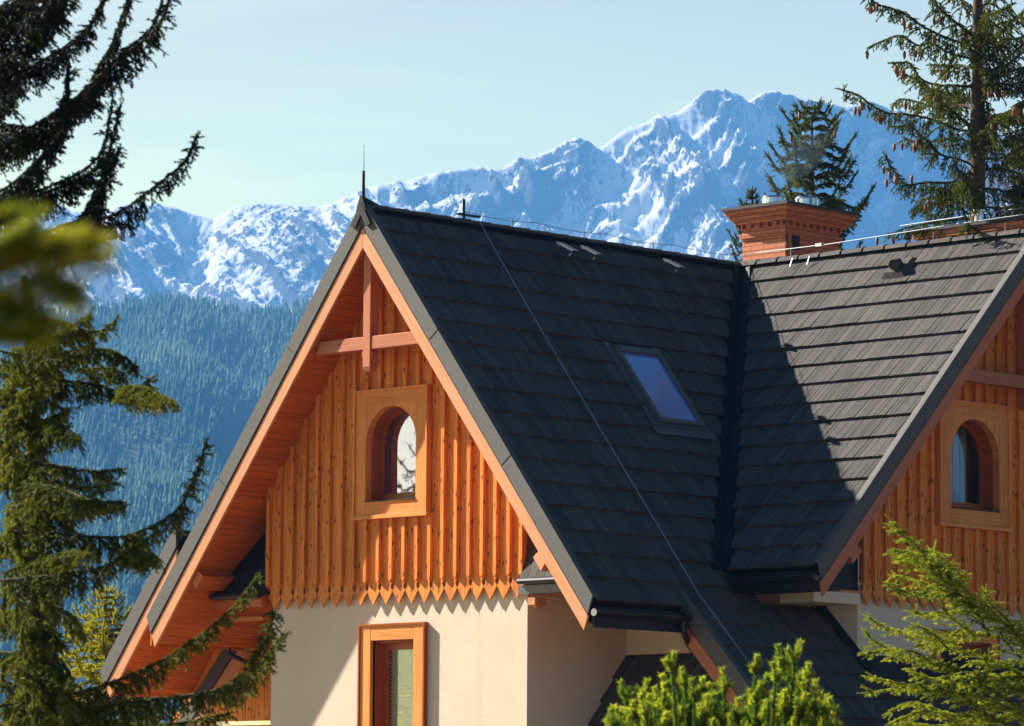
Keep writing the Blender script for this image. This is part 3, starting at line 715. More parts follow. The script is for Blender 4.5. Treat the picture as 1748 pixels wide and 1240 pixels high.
wb = arched_window(PB_, 5.655, 7.265, 1.19, 2.96, 5.93, 7.03, 1.46, 2.72, 'arched gable window of the right-hand gable, pale curtain behind the pane', curtain=False)
room(0.38, 1.9, 1.2, 3.8, 1.0, 3.1, 'x0'); room(5.0, 8.0, YBW+.38, YBW+1.9, 0.9, 3.1, 'y0')
# curtain behind the right-hand arched window, a diagonal frame of the opened sash in front
cv = MB()
for i in range(26):
    x = 5.95+i*0.043; 
    if 0.30 < (i/26) < 0.36: continue
    dy = .02*math.sin(i*1.7)
    cv.hexa([(x, YBW+.50+dy, 1.4), (x+.043, YBW+.50-dy, 1.4), (x+.043, YBW+.512-dy, 1.4), (x, YBW+.512+dy, 1.4), (x, YBW+.50+dy, 2.8), (x+.043, YBW+.50-dy, 2.8), (x+.043, YBW+.512-dy, 2.8), (x, YBW+.512+dy, 2.8)])
cv.build('curtain', M['curtain'], wb)
cb_ = MB(); cb_.bar((6.02, YBW+.42, 2.42), (6.82, YBW+.42, 1.52), (.05, 0, .05), (0, .03, 0)); cb_.build('roof_strut', M['reveal'], wb)
# ---- rectangular windows with trim
def rect_window(P, a, b, z0, z1, ta, tz, label, blind=True):
    win = empty('window', P((a+b)/2, z1, 0)-np.array(root_loc(house)), house); win['label'] = label
    t = MB()
    def bx(mb, x0, x1, lo, hi, da, db, ax='z'):
        if ax == 'z': mb.hexa([P(x0, lo, da), P(x1, lo, da), P(x1, lo, db), P(x0, lo, db), P(x0, hi, da), P(x1, hi, da), P(x1, hi, db), P(x0, hi, db)])
        else: mb.hexa([P(x0, lo, da), P(x0, hi, da), P(x0, hi, db), P(x0, lo, db), P(x1, lo, da), P(x1, hi, da), P(x1, hi, db), P(x1, lo, db)])
    bx(t, a-ta, a-.0, z0, z1+tz-.0, -.05, .055); bx(t, b, b+ta, z0, z1+tz, -.05, .055); bx(t, a+.001, b-.001, z1, z1+tz, -.05, .053, 'w')
    t.build('surround', M['trim'], win, bevel=.004)
    e = MB(); m_ = .028
    bx(e, a-ta-m_, a-ta, z0, z1+tz+m_, -.05, .075); bx(e, b+ta, b+ta+m_, z0, z1+tz+m_, -.05, .075); bx(e, a-ta, b+ta, z1+tz, z1+tz+m_, -.05, .075, 'w'); e.build('edge_moulding', M['reveal'], win)
    r = MB(); dp = .24
    bx(r, a, a+.03, z0, z1-.001, -dp, -.051); bx(r, b-.03, b, z0, z1-.001, -dp, -.051); bx(r, a+.03, b-.03, z1-.03, z1, -dp, -.051, 'w'); r.build('reveal', M['reveal'], win)
    f = MB()
    bx(f, a+.03, a+.11, z0, z1-.03, -dp, -dp+.07); bx(f, b-.11, b-.03, z0, z1-.03, -dp, -dp+.07); bx(f, a+.11, b-.11, z1-.12, z1-.03, -dp, -dp+.065, 'w'); f.build('frame', M['reveal'], win)
    g = MB(); bx(g, a+.1, b-.1, z0, z1-.11, -dp+.02, -dp+.026); g.build('pane', M['clear_glass'], win)
    if blind:
        bl = MB(); z = z1-.11
        while z > z0:
            bx(bl, a+.1, b-.1, z-.036, z-.006, -dp-.02, -dp-.005, 'w'); z -= .056
        bx(bl, a+.1, b-.1, z0, z1-.1, -dp-.035, -dp-.03)
        bl.build('blind', M['blind'], win)
    return win
M['blind'] = plain('pale_green_blind', (0.78, 0.80, 0.58), 0.6)
rect_window(lambda w_, z_, d: np.array((0.05-d, w_, z_)), GW[0], GW[1], GW[2], GW[3], .20, .20, 'ground floor window with a pale lowered blind and orange wooden surround')
rect_window(lambda w_, z_, d: np.array((w_, YBW+.05-d, z_)), WB[0], WB[1], WB[2], WB[3], .14, .12, 'lower window of the right-hand gable behind the young spruce')
room(0.42, 1.8, 1.5, 3.6, -2.7, -0.3, 'x0')

# ---- collar beam and king post in gable A, and in gable B
def cross_beam(P, c, zb, half, ztop, postw, mat, drop=.34):
    b = MB(); b.hexa([P(c-half, zb-.09, -.0), P(c-half, zb-.09, .14), P(c-half-.0+.09*.78, zb+.09, .14), P(c-half+.09*.78, zb+.09, 0), P(c+half, zb-.09, 0), P(c+half, zb-.09, .14), P(c+half-.09*.78, zb+.09, .14), P(c+half-.09*.78, zb+.09, 0)])
    b.build('collar_beam', M[mat], house, bevel=.008)
    q = MB(); hw = postw/2
    q.hexa([P(c-hw, zb-drop, -.01), P(c+hw, zb-drop, -.01), P(c+hw, zb-drop, .153), P(c-hw, zb-drop, .153), P(c-hw, ztop, -.01), P(c+hw, ztop, -.01), P(c+hw, ztop, .153), P(c-hw, ztop, .153)])
    q.hexa([P(c-hw-.03, zb-.19, .01), P(c+hw+.03, zb-.19, .01), P(c+hw+.03, zb-.19, .14), P(c-hw-.03, zb-.19, .14), P(c-hw-.03, zb-.12, .01), P(c+hw+.03, zb-.12, .01), P(c+hw+.03, zb-.12, .14), P(c-hw-.03, zb-.12, .14)])
    q.hexa([P(c-hw*.75, zb-drop-.06, .02), P(c+hw*.75, zb-drop-.06, .02), P(c+hw*.75, zb-drop-.06, .13), P(c-hw*.75, zb-drop-.06, .13), P(c-hw, zb-drop-.002, .0), P(c+hw, zb-drop-.002, 0), P(c+hw, zb-drop-.002, .15), P(c-hw, zb-drop-.002, .15)])
    q.build('king_post', M[mat], house, bevel=.008)
cross_beam(lambda w_, z_, d: np.array((-.42-d, w_, z_)), YC, 3.55, (H-.60-3.55)/K+.02, H-.62, .15, 'beam')
cross_beam(lambda w_, z_, d: np.array((w_, YBW-.28-d, z_)), XV, 3.28, (H-.58-3.28)/KB+.02, H-.62, .15, 'beam')
# purlin ends under the verges
for fr, s, pm in ((AR, SAE-1.05, 'verge'), (AL, SAE-1.05, 'soffit')):
    pu = MB(); pu.hexa([fr.p(s+a, x, n) for x in (-OX+.06, 1.0) for a, n in ((-.1, -.5), (.14, -.5), (.10, -.352), (-.1, -.352))]); pu.build('purlin_end', M[pm], house, bevel=.006)
pu = MB()
for s in (SBE-.75,):
    pu.hexa([BL.p(s+a, x, n) for x in (YBV+.06, YBW) for a, n in ((-.1, -.52), (.16, -.5), (.12, -.352), (-.1, -.352))])
pu.build('purlin_end', M['beam'], house, bevel=.006)
# ---- eave returns (small pent roofs beside the wall corners) and their gutters
def eave_return(y0, y1, sgn, x_face=0.02, pm='shake'):
    r = MB()
    n_ = 7; zt_ = lambda y: min(1.35, H-K*abs(y-YC)-.30)
    for i in range(n_):
        a = y0+(y1-y0)*i/n_; b = y0+(y1-y0)*(i+.95)/n_; m_ = 0.42
        q = []
        for (xx, dz) in ((0, 0), (.03, 0)):
            for (y, z_) in ((a, .20), (b, .20), (b, zt_(b)), (a, zt_(a))):
                q.append((x_face-.13+xx+(z_-.2)*m_, y, z_+dz))
        r.hexa(q)
        q2 = []
        for xx in (-.02, -.001):
            for (y, z_) in ((a, .21), (b, .21), (b, .56), (a, .56)): q2.append((x_face-.13+xx+(z_-.2)*m_*(1 if xx > -.01 else .97), y, z_))
        r.hexa(q2)
    r.build('pent_roof', M[pm], house)
    g = MB(); g.box(x_face-.16, x_face-.06, min(y0, y1), max(y0, y1), .03, .145, 'y'); g.build('pent_fascia', M['lead' if pm == 'shake' else 'soffit'], house)
    g = MB(); g.tube([(x_face-.19, y0+(-.04 if y0 < 1 else .04), .20), (x_face-.19, y1, .20)], .045, 10); g.build('pent_gutter', M['gutter'], house, smooth=False)
    s = MB(); s.box(x_face-.05, x_face+1.0, min(y0, y1), max(y0, y1), .035, .075, 'x'); s.build('eave_soffit', M['soffit'], house)
eave_return(-.005, -1.05, -1)
eave_return(W+.005, W+1.05, 1, pm='metal_dark')
br_ = MB(); br_.box(-.12, .10, -.30, -.16, -.12, -.02); br_.box(-.06, .04, -.27, -.2, -.16, -.121); br_.build('rafter_bracket', M['verge'], house, bevel=.005)
br_ = MB(); br_.box(-.10, .0, W+.02, W+1.1, -.16, -.10, 'y'); br_.box(-.10, .0, W+.02, W+1.1, .14, .19, 'y'); br_.build('ledger_board', M['soffit'], house)
# ---- gutters, fascias, downpipe
ZE = H-K*(YC+E_)
def gutter(p0, p1, r=.07, name='gutter', nb_=0):
    mb = MB(); p0 = np.array(p0, float); p1 = np.array(p1, float); t = (p1-p0)/np.linalg.norm(p1-p0); side = np.cross(t, (0, 0, 1))
    N = 10
    for i in range(N):
        a0, a1 = math.pi*i/N, math.pi*(i+1)/N
        def c(a, rr): return side*math.cos(a)*rr-np.array((0, 0, 1))*math.sin(a)*rr
        mb.hexa([p0+c(a0, r), p0+c(a1, r), p0+c(a1, r-.006), p0+c(a0, r-.006), p1+c(a0, r), p1+c(a1, r), p1+c(a1, r-.006), p1+c(a0, r-.006)])
    for s_ in (-1, 1): mb.tube([p0+side*s_*r, p1+side*s_*r], .011, 6)
    for q in (p0, p1):   # end plates
        pts = [q+side*math.cos(math.pi*i/N)*r-np.array((0, 0, 1))*math.sin(math.pi*i/N)*r for i in range(N+1)]
        mb.prism(pts, t*.004)
    return mb.build(name, M['gutter'], house)
gutter((-OX+.02, -E_-.06, ZE-.14), (X2+.06, -E_-.06, ZE-.14))
fa = MB(); fa.box(-OX+.06, X2+.02, -E_+.0, -E_+.03, ZE-.35, ZE-.08); fa.build('eave_fascia', M['metal_dark'], house)
gc = MB(); gc.tube([(-OX+.0, -E_-.06, ZE-.16), (-OX-.012, -E_-.06, ZE-.16)], .05, 12); gc.build('gutter_end_cap', M['wire'], house)
fa = MB(); fa.box(-OX+.06, X2+.02, W+E_-.03, W+E_, ZE-.36, ZE-.08); fa.build('eave_fascia', M['soffit'], house)
# B eave
XE = XV-(H-ZEB)/KB; YVE = YC-(H-ZEB)/K
gutter((XE-.06, YVE-.25, ZEB-.13), (XE-.06, YBV+.01, ZEB-.13))
fa = MB(); fa.box(XE, XE+.03, YBV+.06, YVE+.3, ZEB-.31, ZEB-.06, 'y'); fa.build('eave_fascia', M['metal_dark'], house)
es = MB(); es.box(XE+.035, XE+.5, YBV+.07, YVE+.6, ZEB-.31, ZEB-.285, 'y'); es.build('eave_soffit', M['metal_dark'], house)
es = MB(); es.box(3.05, XWB, YBW+.0, YBW+.6, .0, .15, 'x'); es.build('eave_box', M['plaster'], house)
es = MB(); es.box(3.05, XWB-.002, YBW-.01, YBW+.6, .152, .18, 'x'); es.build('eave_board', M['trim'], house)
es = MB(); es.prism([(q, YBW+.035, r_) for q, r_ in ((XE+.3, .19), (XWB-.002, .19), (XWB-.002, ZSB(XWB)+.25), (XE+.3, ZSB(XE+.3)+.25))], (0, .03, 0)); es.build('eave_closure', M['metal_dark'], house)
dp = MB(); dp.tube([(X2-.10, -E_-.06, ZE-.20), (X2-.10, -E_-.06, ZE-.34), (X2+.05, -E_-.02, ZE-.50), (X2+.22, -E_-.10, ZE-.72), (X2+.45, -E_-.2, ZE-.95), (X2+.48, -E_-.2, ZE-2.6)], .042, 10); dp.build('downpipe', M['gutter'], house, smooth=False)
dp = MB(); dp.tube([(X2-.25, W+E_+.0, ZE-.25), (X2-.25, W+E_+.0, ZE-.42), (X2+.1, W+E_-.25, ZE-.62), (X2+.3, W+E_-.3, ZE-3)], .042, 10); dp.build('downpipe', M['gutter'], house)
# ---- lean-to roof against the side wall
LT = Frame((2.013, 0, -.70), np.array((-.754, 0, -.99))/math.hypot(.754, .99), (0, 1, 0), np.array((-.99, 0, .754))/math.hypot(.754, .99))
deck('lean_to_deck', LT, [(0, 0), (0, -2.1), (2.0, -3.4), (2.0, 0)], M['metal_dark'])
shakes(LT, 2.0, 0.4, lambda s: (-(2.1+.65*s), 0), 8).build('lean_to_roof', M['shake'], house)
# ---- flashing where the right-hand gable stands on the skirt roof
fl = MB(); zf = ZK-K2*(-YBW-YK)
fl.hexa([(XWB-.012, YBW+.04, zf+.0), (XRB, YBW+.04, zf+.0), (XRB, YBW+.04, zf+.10), (XWB-.012, YBW+.04, zf+.10), (XWB-.012, YBW-.25, zf-.20), (XRB, YBW-.25, zf-.20), (XRB, YBW-.25, zf-.17), (XWB-.012, YBW-.25, zf-.17)])
fl.hexa([(XWB-.10, -YK+.2, ZK+.22), (XWB-.002, -YK+.2, ZK+.22), (XWB-.002, -YK+.2, ZK+.34), (XWB-.10, -YK+.2, ZK+.28), (XWB-.10, YBW-.25, zf-.22), (XWB-.002, YBW-.25, zf-.22), (XWB-.002, YBW-.25, zf-.10), (XWB-.10, YBW-.25, zf-.16)])
fl.build('wall_flashing', M['metal_dark'], house)

# ---- ridge tiles
def ridge_tiles(p0, p1, r=.10, seg=.40):
    mb = MB(); p0 = np.array(p0, float); p1 = np.array(p1, float); L = np.linalg.norm(p1-p0); t = (p1-p0)/L; side = np.cross(t, (0, 0, 1)); n = int(L/seg); seg = L/n
    for i in range(n):
        a = p0+t*seg*i; b = a+t*(seg+.05); N = 6
        for k_ in range(N):
            a0, a1 = math.pi*k_/N, math.pi*(k_+1)/N
            def c(an, rr): return side*math.cos(an)*rr*1.15+np.array((0, 0, 1))*(math.sin(an)*rr*.8-.055)
            mb.hexa([a+c(a0, r*.93), a+c(a1, r*.93), a+c(a1, r*.8), a+c(a0, r*.8), b+c(a0, r*1.12), b+c(a1, r*1.12), b+c(a1, r*.98), b+c(a0, r*.98)], seg)
    return mb.build('ridge_tiles', M['shake'], house)
ridge_tiles((-OX+.0, YC, H+.04), (XV+.1, YC, H+.04), r=.085)
ridge_tiles((XV, YC+.1, H+.04), (XV, YBV-.02, H+.04))
ridge_tiles((XV+.2, YC, H+.02), (13.4, YC, H+.02))
# finial cap at the gable peak
fc = MB()
fc.prism([(-OX-.035, YC+.20, H-.26), (-OX-.035, YC, H+.06), (-OX-.035, YC-.20, H-.26), (-OX-.035, YC-.10, H-.28), (-OX-.035, YC, H-.12), (-OX-.035, YC+.10, H-.28)], (.03, 0, 0))
fc.hexa([(-OX-.03, YC-.10, H-.06), (-OX-.03, YC+.10, H-.06), (-OX-.03, YC+.02, H+.15), (-OX-.03, YC-.02, H+.15), (-OX+.30, YC-.10, H-.06), (-OX+.30, YC+.10, H-.06), (-OX+.30, YC+.02, H+.06), (-OX+.30, YC-.02, H+.06)])
fc.build('ridge_end_cap', M['metal_dark'], house)
# ---- lightning rods and conductors
lr = MB(); lr.tube([(-OX+.02, YC, H+.1), (-OX+.02, YC, H+.50)], [.024, .018], 8)
rod = lr.build('lightning_rod', M['metal_dark'], house); lr = MB(); lr.tube([(-OX+.02, YC, H+.48), (-OX+.02, YC, H+.85)], [.009, .005], 6); lr.build('rod_tip', M['steel'], rod)
ps = MB(); ps.tube([(1.31, YC, H+.05), (1.31, YC, H+.33)], .02, 8); ps.box(1.18, 1.62, YC-.03, YC+.03, H+.10, H+.125); ps.build('wire_post', M['metal_dark'], house)
wr = MB(); wr.tube([AR.p(0.05, 1.50, .12), AR.p(.5, 1.49, .10), AR.p(2.2, 1.47, .085), AR.p(4.2, 1.455, .09), AR.p(SAE-.20, 1.45, .09), KR.p(.3, 1.45, .09), KR.p(1.6, 1.47, .08), KR.p(3.8, 1.5, .08)], .0085, 6)
wr.build('down_conductor', M['wire'], house)
for s in (.9, 2.1, 3.3, 4.5, 5.7): hl = MB(); hl.tube([AR.p(s, 1.475, .02), AR.p(s, 1.475, .10)], .010, 6); hl.build('conductor_clip', M['wire'], house)
wr = MB(); pts = [(1.3+i*.5, YC, H+.16-.035*math.sin(math.pi*((i % 3)/3))) for i in range(12)]+[(XV-.05, YC, H+.16)]
wr.tube(pts, .005, 5)
wr.tube([(XV-.05, YC, H+.16), (XV, YC-.3, H+.18), (XV-.04, .8, H+.17), (XV-.04, -.3, H+.20), (XV-.03, -1.5, H+.24), (XV, YBV+.2, H+.27)], .006, 5)
wr.build('ridge_conductor', M['steel'], house)
for (x, y) in [(q, YC) for q in (2.3, 3.8, 5.3, 6.8)]+[(XV-.03, q) for q in (1.5, .2, -1.2, -2.5)]:
    hl = MB(); hl.tube([(x, y, H+.05), (x, y, H+.17)], .008, 6); hl.build('conductor_holder', M['wire'], house)
for y in (1.35, 1.02): cl = MB(); cl.tube([BL.p(.12, y, .12), BL.p(.26, y, .07)], .009, 6); cl.build('steel_clamp', M['wire'], house)
cl = MB(); cl.box(XV-.07, XV+.0, .88, 1.0, H+.15, H+.20); cl.build('wire_clamp', M['steel'], house)
# ---- roof step brackets near the ridge of A (they catch the sun)
for (x, s) in ((2.80, .36), (3.30, .36), (5.08, .36)):
    b = MB(); b.hexa([AR.p(s, x, .20), AR.p(s, x+.13, .20), AR.p(s, x+.13, .225), AR.p(s, x, .225), AR.p(s+.32, x, .36), AR.p(s+.32, x+.13, .36), AR.p(s+.32, x+.13, .385), AR.p(s+.32, x, .385)])
    b.bar(AR.p(s+.28, x+.08, .0), AR.p(s+.28, x+.08, .345), (.03, 0, 0), (0, .03, 0)); b.bar(AR.p(s+.02, x+.08, .0), AR.p(s+.02, x+.08, .205), (.03, 0, 0), (0, .03, 0))
    b.build('roof_step', M['lead'], house)
v = MB(); vc = BL.p(.62, -.92, 0)
for k_ in range(1): v.tube([BL.p(.62, -.92, .0), BL.p(.60, -.92, .16), BL.p(.70, -.95, .20)], .085, 12)
v.hexa([BL.p(.35, -.68, .02), BL.p(.82, -.68, .02), BL.p(.82, -1.12, .02), BL.p(.35, -1.12, .02), BL.p(.40, -.75, .09), BL.p(.75, -.75, .12), BL.p(.75, -1.06, .12), BL.p(.40, -1.06, .09)])
v.build('roof_vent', M['shake'], house)
# ---- roof window
sk = empty('skylight', np.array(AR.p(s_t, 2.9, 0))-np.array(root_loc(house)), house)
f = MB(); h0, h1 = .0, .115; x0, x1 = 2.86, 3.80; sa, sb = s_t-.06, s_b+.02; bw = .075
def rb(mb, a, b, c_, d_, n0, n1): mb.hexa([AR.p(a, c_, n0), AR.p(b, c_, n0), AR.p(b, c_, n1), AR.p(a, c_, n1), AR.p(a, d_, n0), AR.p(b, d_, n0), AR.p(b, d_, n1), AR.p(a, d_, n1)])
rb(f, sa, sb, x0, x0+bw, h0, h1); rb(f, sa, sb, x1-bw, x1, h0, h1); rb(f, sa, sa+bw*1.3, x0+bw, x1-bw, h0, h1+.012); rb(f, sb-bw, sb, x0+bw, x1-bw, h0, h1-.006)
f.build('frame', M['lead'], sk)
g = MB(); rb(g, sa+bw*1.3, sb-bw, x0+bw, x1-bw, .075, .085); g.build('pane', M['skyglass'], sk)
a = MB(); rb(a, sb+.05, sb+.20, x0-.16, x1+.16, .045, .055); rb(a, sb+.001, sb+.05, x0-.02, x1+.02, .03, .07); rb(a, sa-.12, sb+.05, x0-.11, x0-.002, .03, .05); rb(a, sa-.12, sb+.05, x1+.002, x1+.11, .03, .05); a.build('flashing', M['lead'], sk)

# ---- chimneys
def chimney(x0, x1, y0, y1, zb, zt, big=True, label=None):
    ch = empty('chimney', ((x0+x1)/2, (y0+y1)/2, zb-GROUND), house)
    if label: ch['label'] = label
    b = MB(); b.box(x0, x1, y0, y1, zb, zt-.42 if big else zt-.1, 'z')
    if big:
        for (z0, z1, o_) in ((zt-.42, zt-.35, .035), (zt-.35, zt-.28, .0), (zt-.21, zt-.14, .09), (zt-.14, zt-.07, .15), (zt-.07, zt, .20)):
            b.box(x0-o_, x1+o_, y0-o_, y1+o_, z0, z1, 'z')
        b.box(x0+.0, x1-.0, y0+.0, y1-.0, zt-.28, zt-.21, 'z')
        n_ = int((x1-x0+.1)/.16)
        for i in range(n_+1):  # dentils
            for yy in (y0-.05, y1+.0): b.box(x0-.05+i*(x1-x0+.02)/n_, x0-.05+i*(x1-x0+.02)/n_+.075, yy, yy+.05, zt-.279, zt-.212, 'z')
        n_ = int((y1-y0)/.16)
        for i in range(n_+1):
            for xx in (x0-.05, x1+.0): b.box(xx, xx+.05, y0-.04+i*(y1-y0)/n_, y0-.04+i*(y1-y0)/n_+.075, zt-.278, zt-.213, 'z')
    else: b.box(x0-.06, x1+.06, y0-.06, y1+.06, zt-.1, zt, 'z')
    b.build('stack', M['brick'], ch)
    c = MB(); o_ = .235 if big else .10
    c.box(x0-o_, x1+o_, y0-o_, y1+o_, zt+.001, zt+.045, 'z'); c.build('cap', M['concrete'], ch)
    f = MB(); f.box(x0-.03, x1+.03, y0-.03, y1+.03, zb-.2, zb+.16 if big else zb+.02, 'z'); f.build('base_flashing', M['lead'], ch)
    return ch
c1 = chimney(7.60, 8.86, 1.89, 2.74, 5.40, 6.32, True, 'brick chimney with a corbelled head and two round steel flues')
for (x, y) in ((7.95, 2.42), (8.35, 2.10)):
    f = MB(); f.tube([(x, y, 6.365), (x, y, 6.53), (x, y, 6.532)], [.17, .17, .17], 20); f.tube([(x, y, 6.53), (x, y, 6.56)], [.19, .17], 20)
    f.build('flue', M['flue'], c1, smooth=False)
c2 = chimney(8.3, 9.0, -3.4, -.10, 4.0, 5.80, False, 'long low brick chimney behind the right-hand ridge')
f = MB(); f.tube([(8.6, -1.0, 5.84), (8.6, -1.0, 6.06)], .08, 14); f.tube([(8.6, -1.0, 6.06), (8.6, -1.0, 6.09)], .10, 14); f.build('flue', M['flue'], c2)
f = MB(); f.tube([(8.25, .2, 5.93), (8.25, -3.3, 6.0)], .008, 5)
for y in (0, -1.3, -2.6): f.tube([(8.25, y, 5.84), (8.25, y, 5.96)], .008, 5)
f.build('guard_rail', M['steel'], c2)
cvn = MB(); cvn.box(8.1-.5, 8.12-.5, 1.86, 1.89-.002, 5.72, 5.98); cvn.box(7.76, 7.92, 1.875, 1.888, 5.68, 5.98); cvn.build('cleaning_hatch', M['metal_dark'], c1)

# ---- outer left porch roof, verge showing past the main one
PL = Frame((0, 6.62, 1.185), (0, CA, -SA), (1, 0, 0), (0, SA, CA))
pl = MB(); S_ = 2.6; PX = -.35
pl.hexa([PL.p(s, x, n) for s in (0, S_) for x, n in ((PX+.03, -.012), (1.2, -.012), (1.2, -.14), (PX+.03, -.14))]); pl.build('porch_roof_deck', M['metal_dark'], house)
shakes(PL, S_, 0.41, lambda s: (PX+.1, 1.2), 9, wmin=.12, wmax=.3).build('porch_roof', M['shake'], house)
_v = verge(PL, PX, 1, 0, S_)
soffit(PL, PX+.056, 1.2, .9, S_+.12)
wl = MB()
for i in range(17):
    y = 4.98+i*.2; wl.box(1.2, 1.23, y+.003, y+.197, GROUND, min(-.40, 1.185-K*(y+.1-6.62)-.42), 'z')
wl.build('board_siding', M['siding'], house)
wl = MB(); zz_ = lambda y: min(ZS(y), ZK-.20-K2*max(0, y-W-YK)) if y < W+YK else ZK-.20-K2*(y-W-YK)
for i in range(22):
    y = 4.98+i*.2; wl.hexa([(2.9, y+.003, GROUND), (2.93, y+.003, GROUND), (2.93, y+.197, GROUND), (2.9, y+.197, GROUND), (2.9, y+.003, zz_(y)), (2.93, y+.003, zz_(y)), (2.93, y+.197, zz_(y+.2)), (2.9, y+.197, zz_(y+.2))])
wl.build('board_siding', M['siding'], house)
wl = MB(); wl.box(1.15, 1.18, 5.0, 6.6, -.62, -.50, 'y'); wl.build('ledger_board', M['verge'], house)
bal = MB(); bal.box(.2, .3, 5.02, 6.3, -1.62, -1.56, 'y'); bal.box(.22, .28, 5.02, 6.3, -1.70, -1.66, 'y'); bal.build('balcony_rail', M['steel'], house)

# ------------------------------------------------------------------ trees
UPV = np.array((0, 0, 1.)); RV = np.array((R2[0], R2[1], 0)); FV = np.array((F2[0], F2[1], 0))
class Foliage:
    """needled shoots, turned into one mesh of needle-sized triangles"""
    def __init__(s): s.P = []; s.D = []; s.L = []; s.N = []; s.T = []
    def shoot(s, p, d, L, nl, tone): s.P.append(p); s.D.append(d); s.L.append(L); s.N.append(nl); s.T.append(tone)
    def build(s, name, mat, parent, per_m=420, width=0.0026, forward=0.55, seed=1, upbias=0.0, taper=True):
        rs = np.random.RandomState(seed)
        P = np.array(s.P); D = np.array(s.D); L = np.array(s.L); N = np.array(s.N); T = np.array(s.T)
        D = D/np.linalg.norm(D, axis=1)[:, None]
        cnt = np.maximum(6, (L*per_m).astype(int)); idx = np.repeat(np.arange(len(P)), cnt); n = len(idx)
        t = rs.rand(n); d = D[idx]
        r = rs.normal(size=(n, 3)); r[:, 2] += upbias; r -= d*(r*d).sum(1)[:, None]; r /= np.linalg.norm(r, axis=1)[:, None]
        base = P[idx]+d*(L[idx]*t)[:, None]
        nd_ = d*forward+r*(1-forward*0.5); nd_ /= np.linalg.norm(nd_, axis=1)[:, None]
        ln = N[idx]*rs.uniform(0.7, 1.1, n)*(1-0.35*t if taper else 1)
        tip = base+nd_*ln[:, None]
        sd = np.cross(nd_, rs.normal(size=(n, 3))); sd /= np.linalg.norm(sd, axis=1)[:, None]; sd *= width/2
        V = np.stack([base+sd, base-sd, tip], 1).reshape(-1, 3)
        tone = np.clip(T[idx]+rs.normal(0, .12, n), 0, 1)
        return np_mesh(name, V, np.arange(3*n).reshape(-1, 3), mat, parent, attrs={'tone': np.repeat(tone, 3)})
def spline(pts, n):
    pts = np.array(pts, float); m = len(pts)
    if m == 2: return pts[0]+(pts[1]-pts[0])*np.linspace(0, 1, n)[:, None]
    P = np.vstack([2*pts[0]-pts[1], pts, 2*pts[-1]-pts[-2]]); out = []
    for x in np.linspace(0, m-1-1e-6, n):
        i = int(x); t = x-i; a, b, c, d = P[i], P[i+1], P[i+2], P[i+3]
        out.append(.5*((2*b)+(c-a)*t+(2*a-5*b+4*c-d)*t*t+(3*b-a-3*c+d)*t**3))
    return np.array(out)
def spruce_branch(fo, wood_, pts, r0, tw, gap, droop, r, nl=.014, sub=.045, subL=.06, tone=.4, side=1.0, wood_tw=True, start=.05, tipbare=0.0, hang=0.0):
    """pts: control points. tw: side twig length. droop: downward pull. hang: share of twigs that hang straight down"""
    pts = spline(pts, max(6, len(pts)*6)); seg = np.linalg.norm(np.diff(pts, axis=0), axis=1); Lt = seg.sum(); cum = np.concatenate([[0], np.cumsum(seg)])
    wood_.tube(pts[::2] if len(pts) % 2 else np.vstack([pts[::2], pts[-1:]]), [r0*(1-.82*q)+.0012 for q in np.linspace(0, 1, len(pts[::2])+(0 if len(pts) % 2 else 1))], 5, cap=False)
    s = Lt*start; k = 0
    pos = lambda q: np.array([np.interp(q, cum, pts[:, a]) for a in range(3)])
    while s < Lt:
        f = s/Lt; p = pos(s); T = pos(min(Lt, s+.02))-pos(max(0, s-.02)); T /= np.linalg.norm(T)+1e-9
        sv = np.cross(T, UPV); sv /= np.linalg.norm(sv)+1e-9
        l = tw*min(1.0, .35+f*2.2)*max(.26, (1-f)**.62)*r.uniform(.55, 1.15)
        sg = 1 if k % 2 else -1; k += 1
        if hang and r.random() < hang:
            d = -UPV*1.0+T*r.uniform(-.1, .35)+sv*sg*r.uniform(0, .35); dr = .1; l *= .9
        else:
            d = sv*sg*r.uniform(.6, 1.0)*side+T*r.uniform(.5, .9)+UPV*r.uniform(-.35, .15)*(1 if droop > 0 else -.5); dr = droop
        d /= np.linalg.norm(d)
        n_ = max(2, int(l/sub)); prev = p; line = [p]
        for i in range(1, n_+1):
            q = p+d*l*i/n_-UPV*dr*l*(i/n_)**2*.8+np.array([r.gauss(0, .004) for _ in range(3)])
            dd = q-prev; Ld = np.linalg.norm(dd)
            fo.shoot(prev, dd, Ld*1.15, nl, tone+r.gauss(0, .12))
            if l > sub*1.3:
                lat = np.cross(dd/Ld, UPV); lat /= np.linalg.norm(lat)+1e-9
                for s2 in (-1, 1):
                    if r.random() < .8:
                        d2 = dd/Ld*.75+lat*s2*.75-UPV*(.25+dr*.5)*r.uniform(0, 1); fo.shoot(q, d2, subL*(1.05-i/n_*.6)*r.uniform(.6, 1.2), nl, tone-.1+.35*i/n_+r.gauss(0, .15))
            prev = q; line.append(q)
        if wood_tw and l > .06: wood_.tube(line[::max(1, len(line)//4)], .0018 if r0 < .03 else .0025, 3, cap=False)
        s += gap*r.uniform(.6, 1.4)
    # terminal leader
    T = pts[-1]-pts[-3]; T /= np.linalg.norm(T)
    if not tipbare:
        fo.shoot(pts[-1]-T*.05, T, subL*1.5, nl, tone)
        for q in range(3): fo.shoot(pts[-1]-T*subL*.3, T+np.array([r.gauss(0, .5) for _ in range(3)]), subL, nl, tone)
    # needles along the branch itself
    for a, b in zip(pts[:-1], pts[1:]):
        ln = np.linalg.norm(b-a)
        for q in range(3): fo.shoot(a, b-a+np.array([r.gauss(0, .15) for _ in range(3)])*ln, ln*1.1, nl*1.15, tone+r.gauss(0, .1))
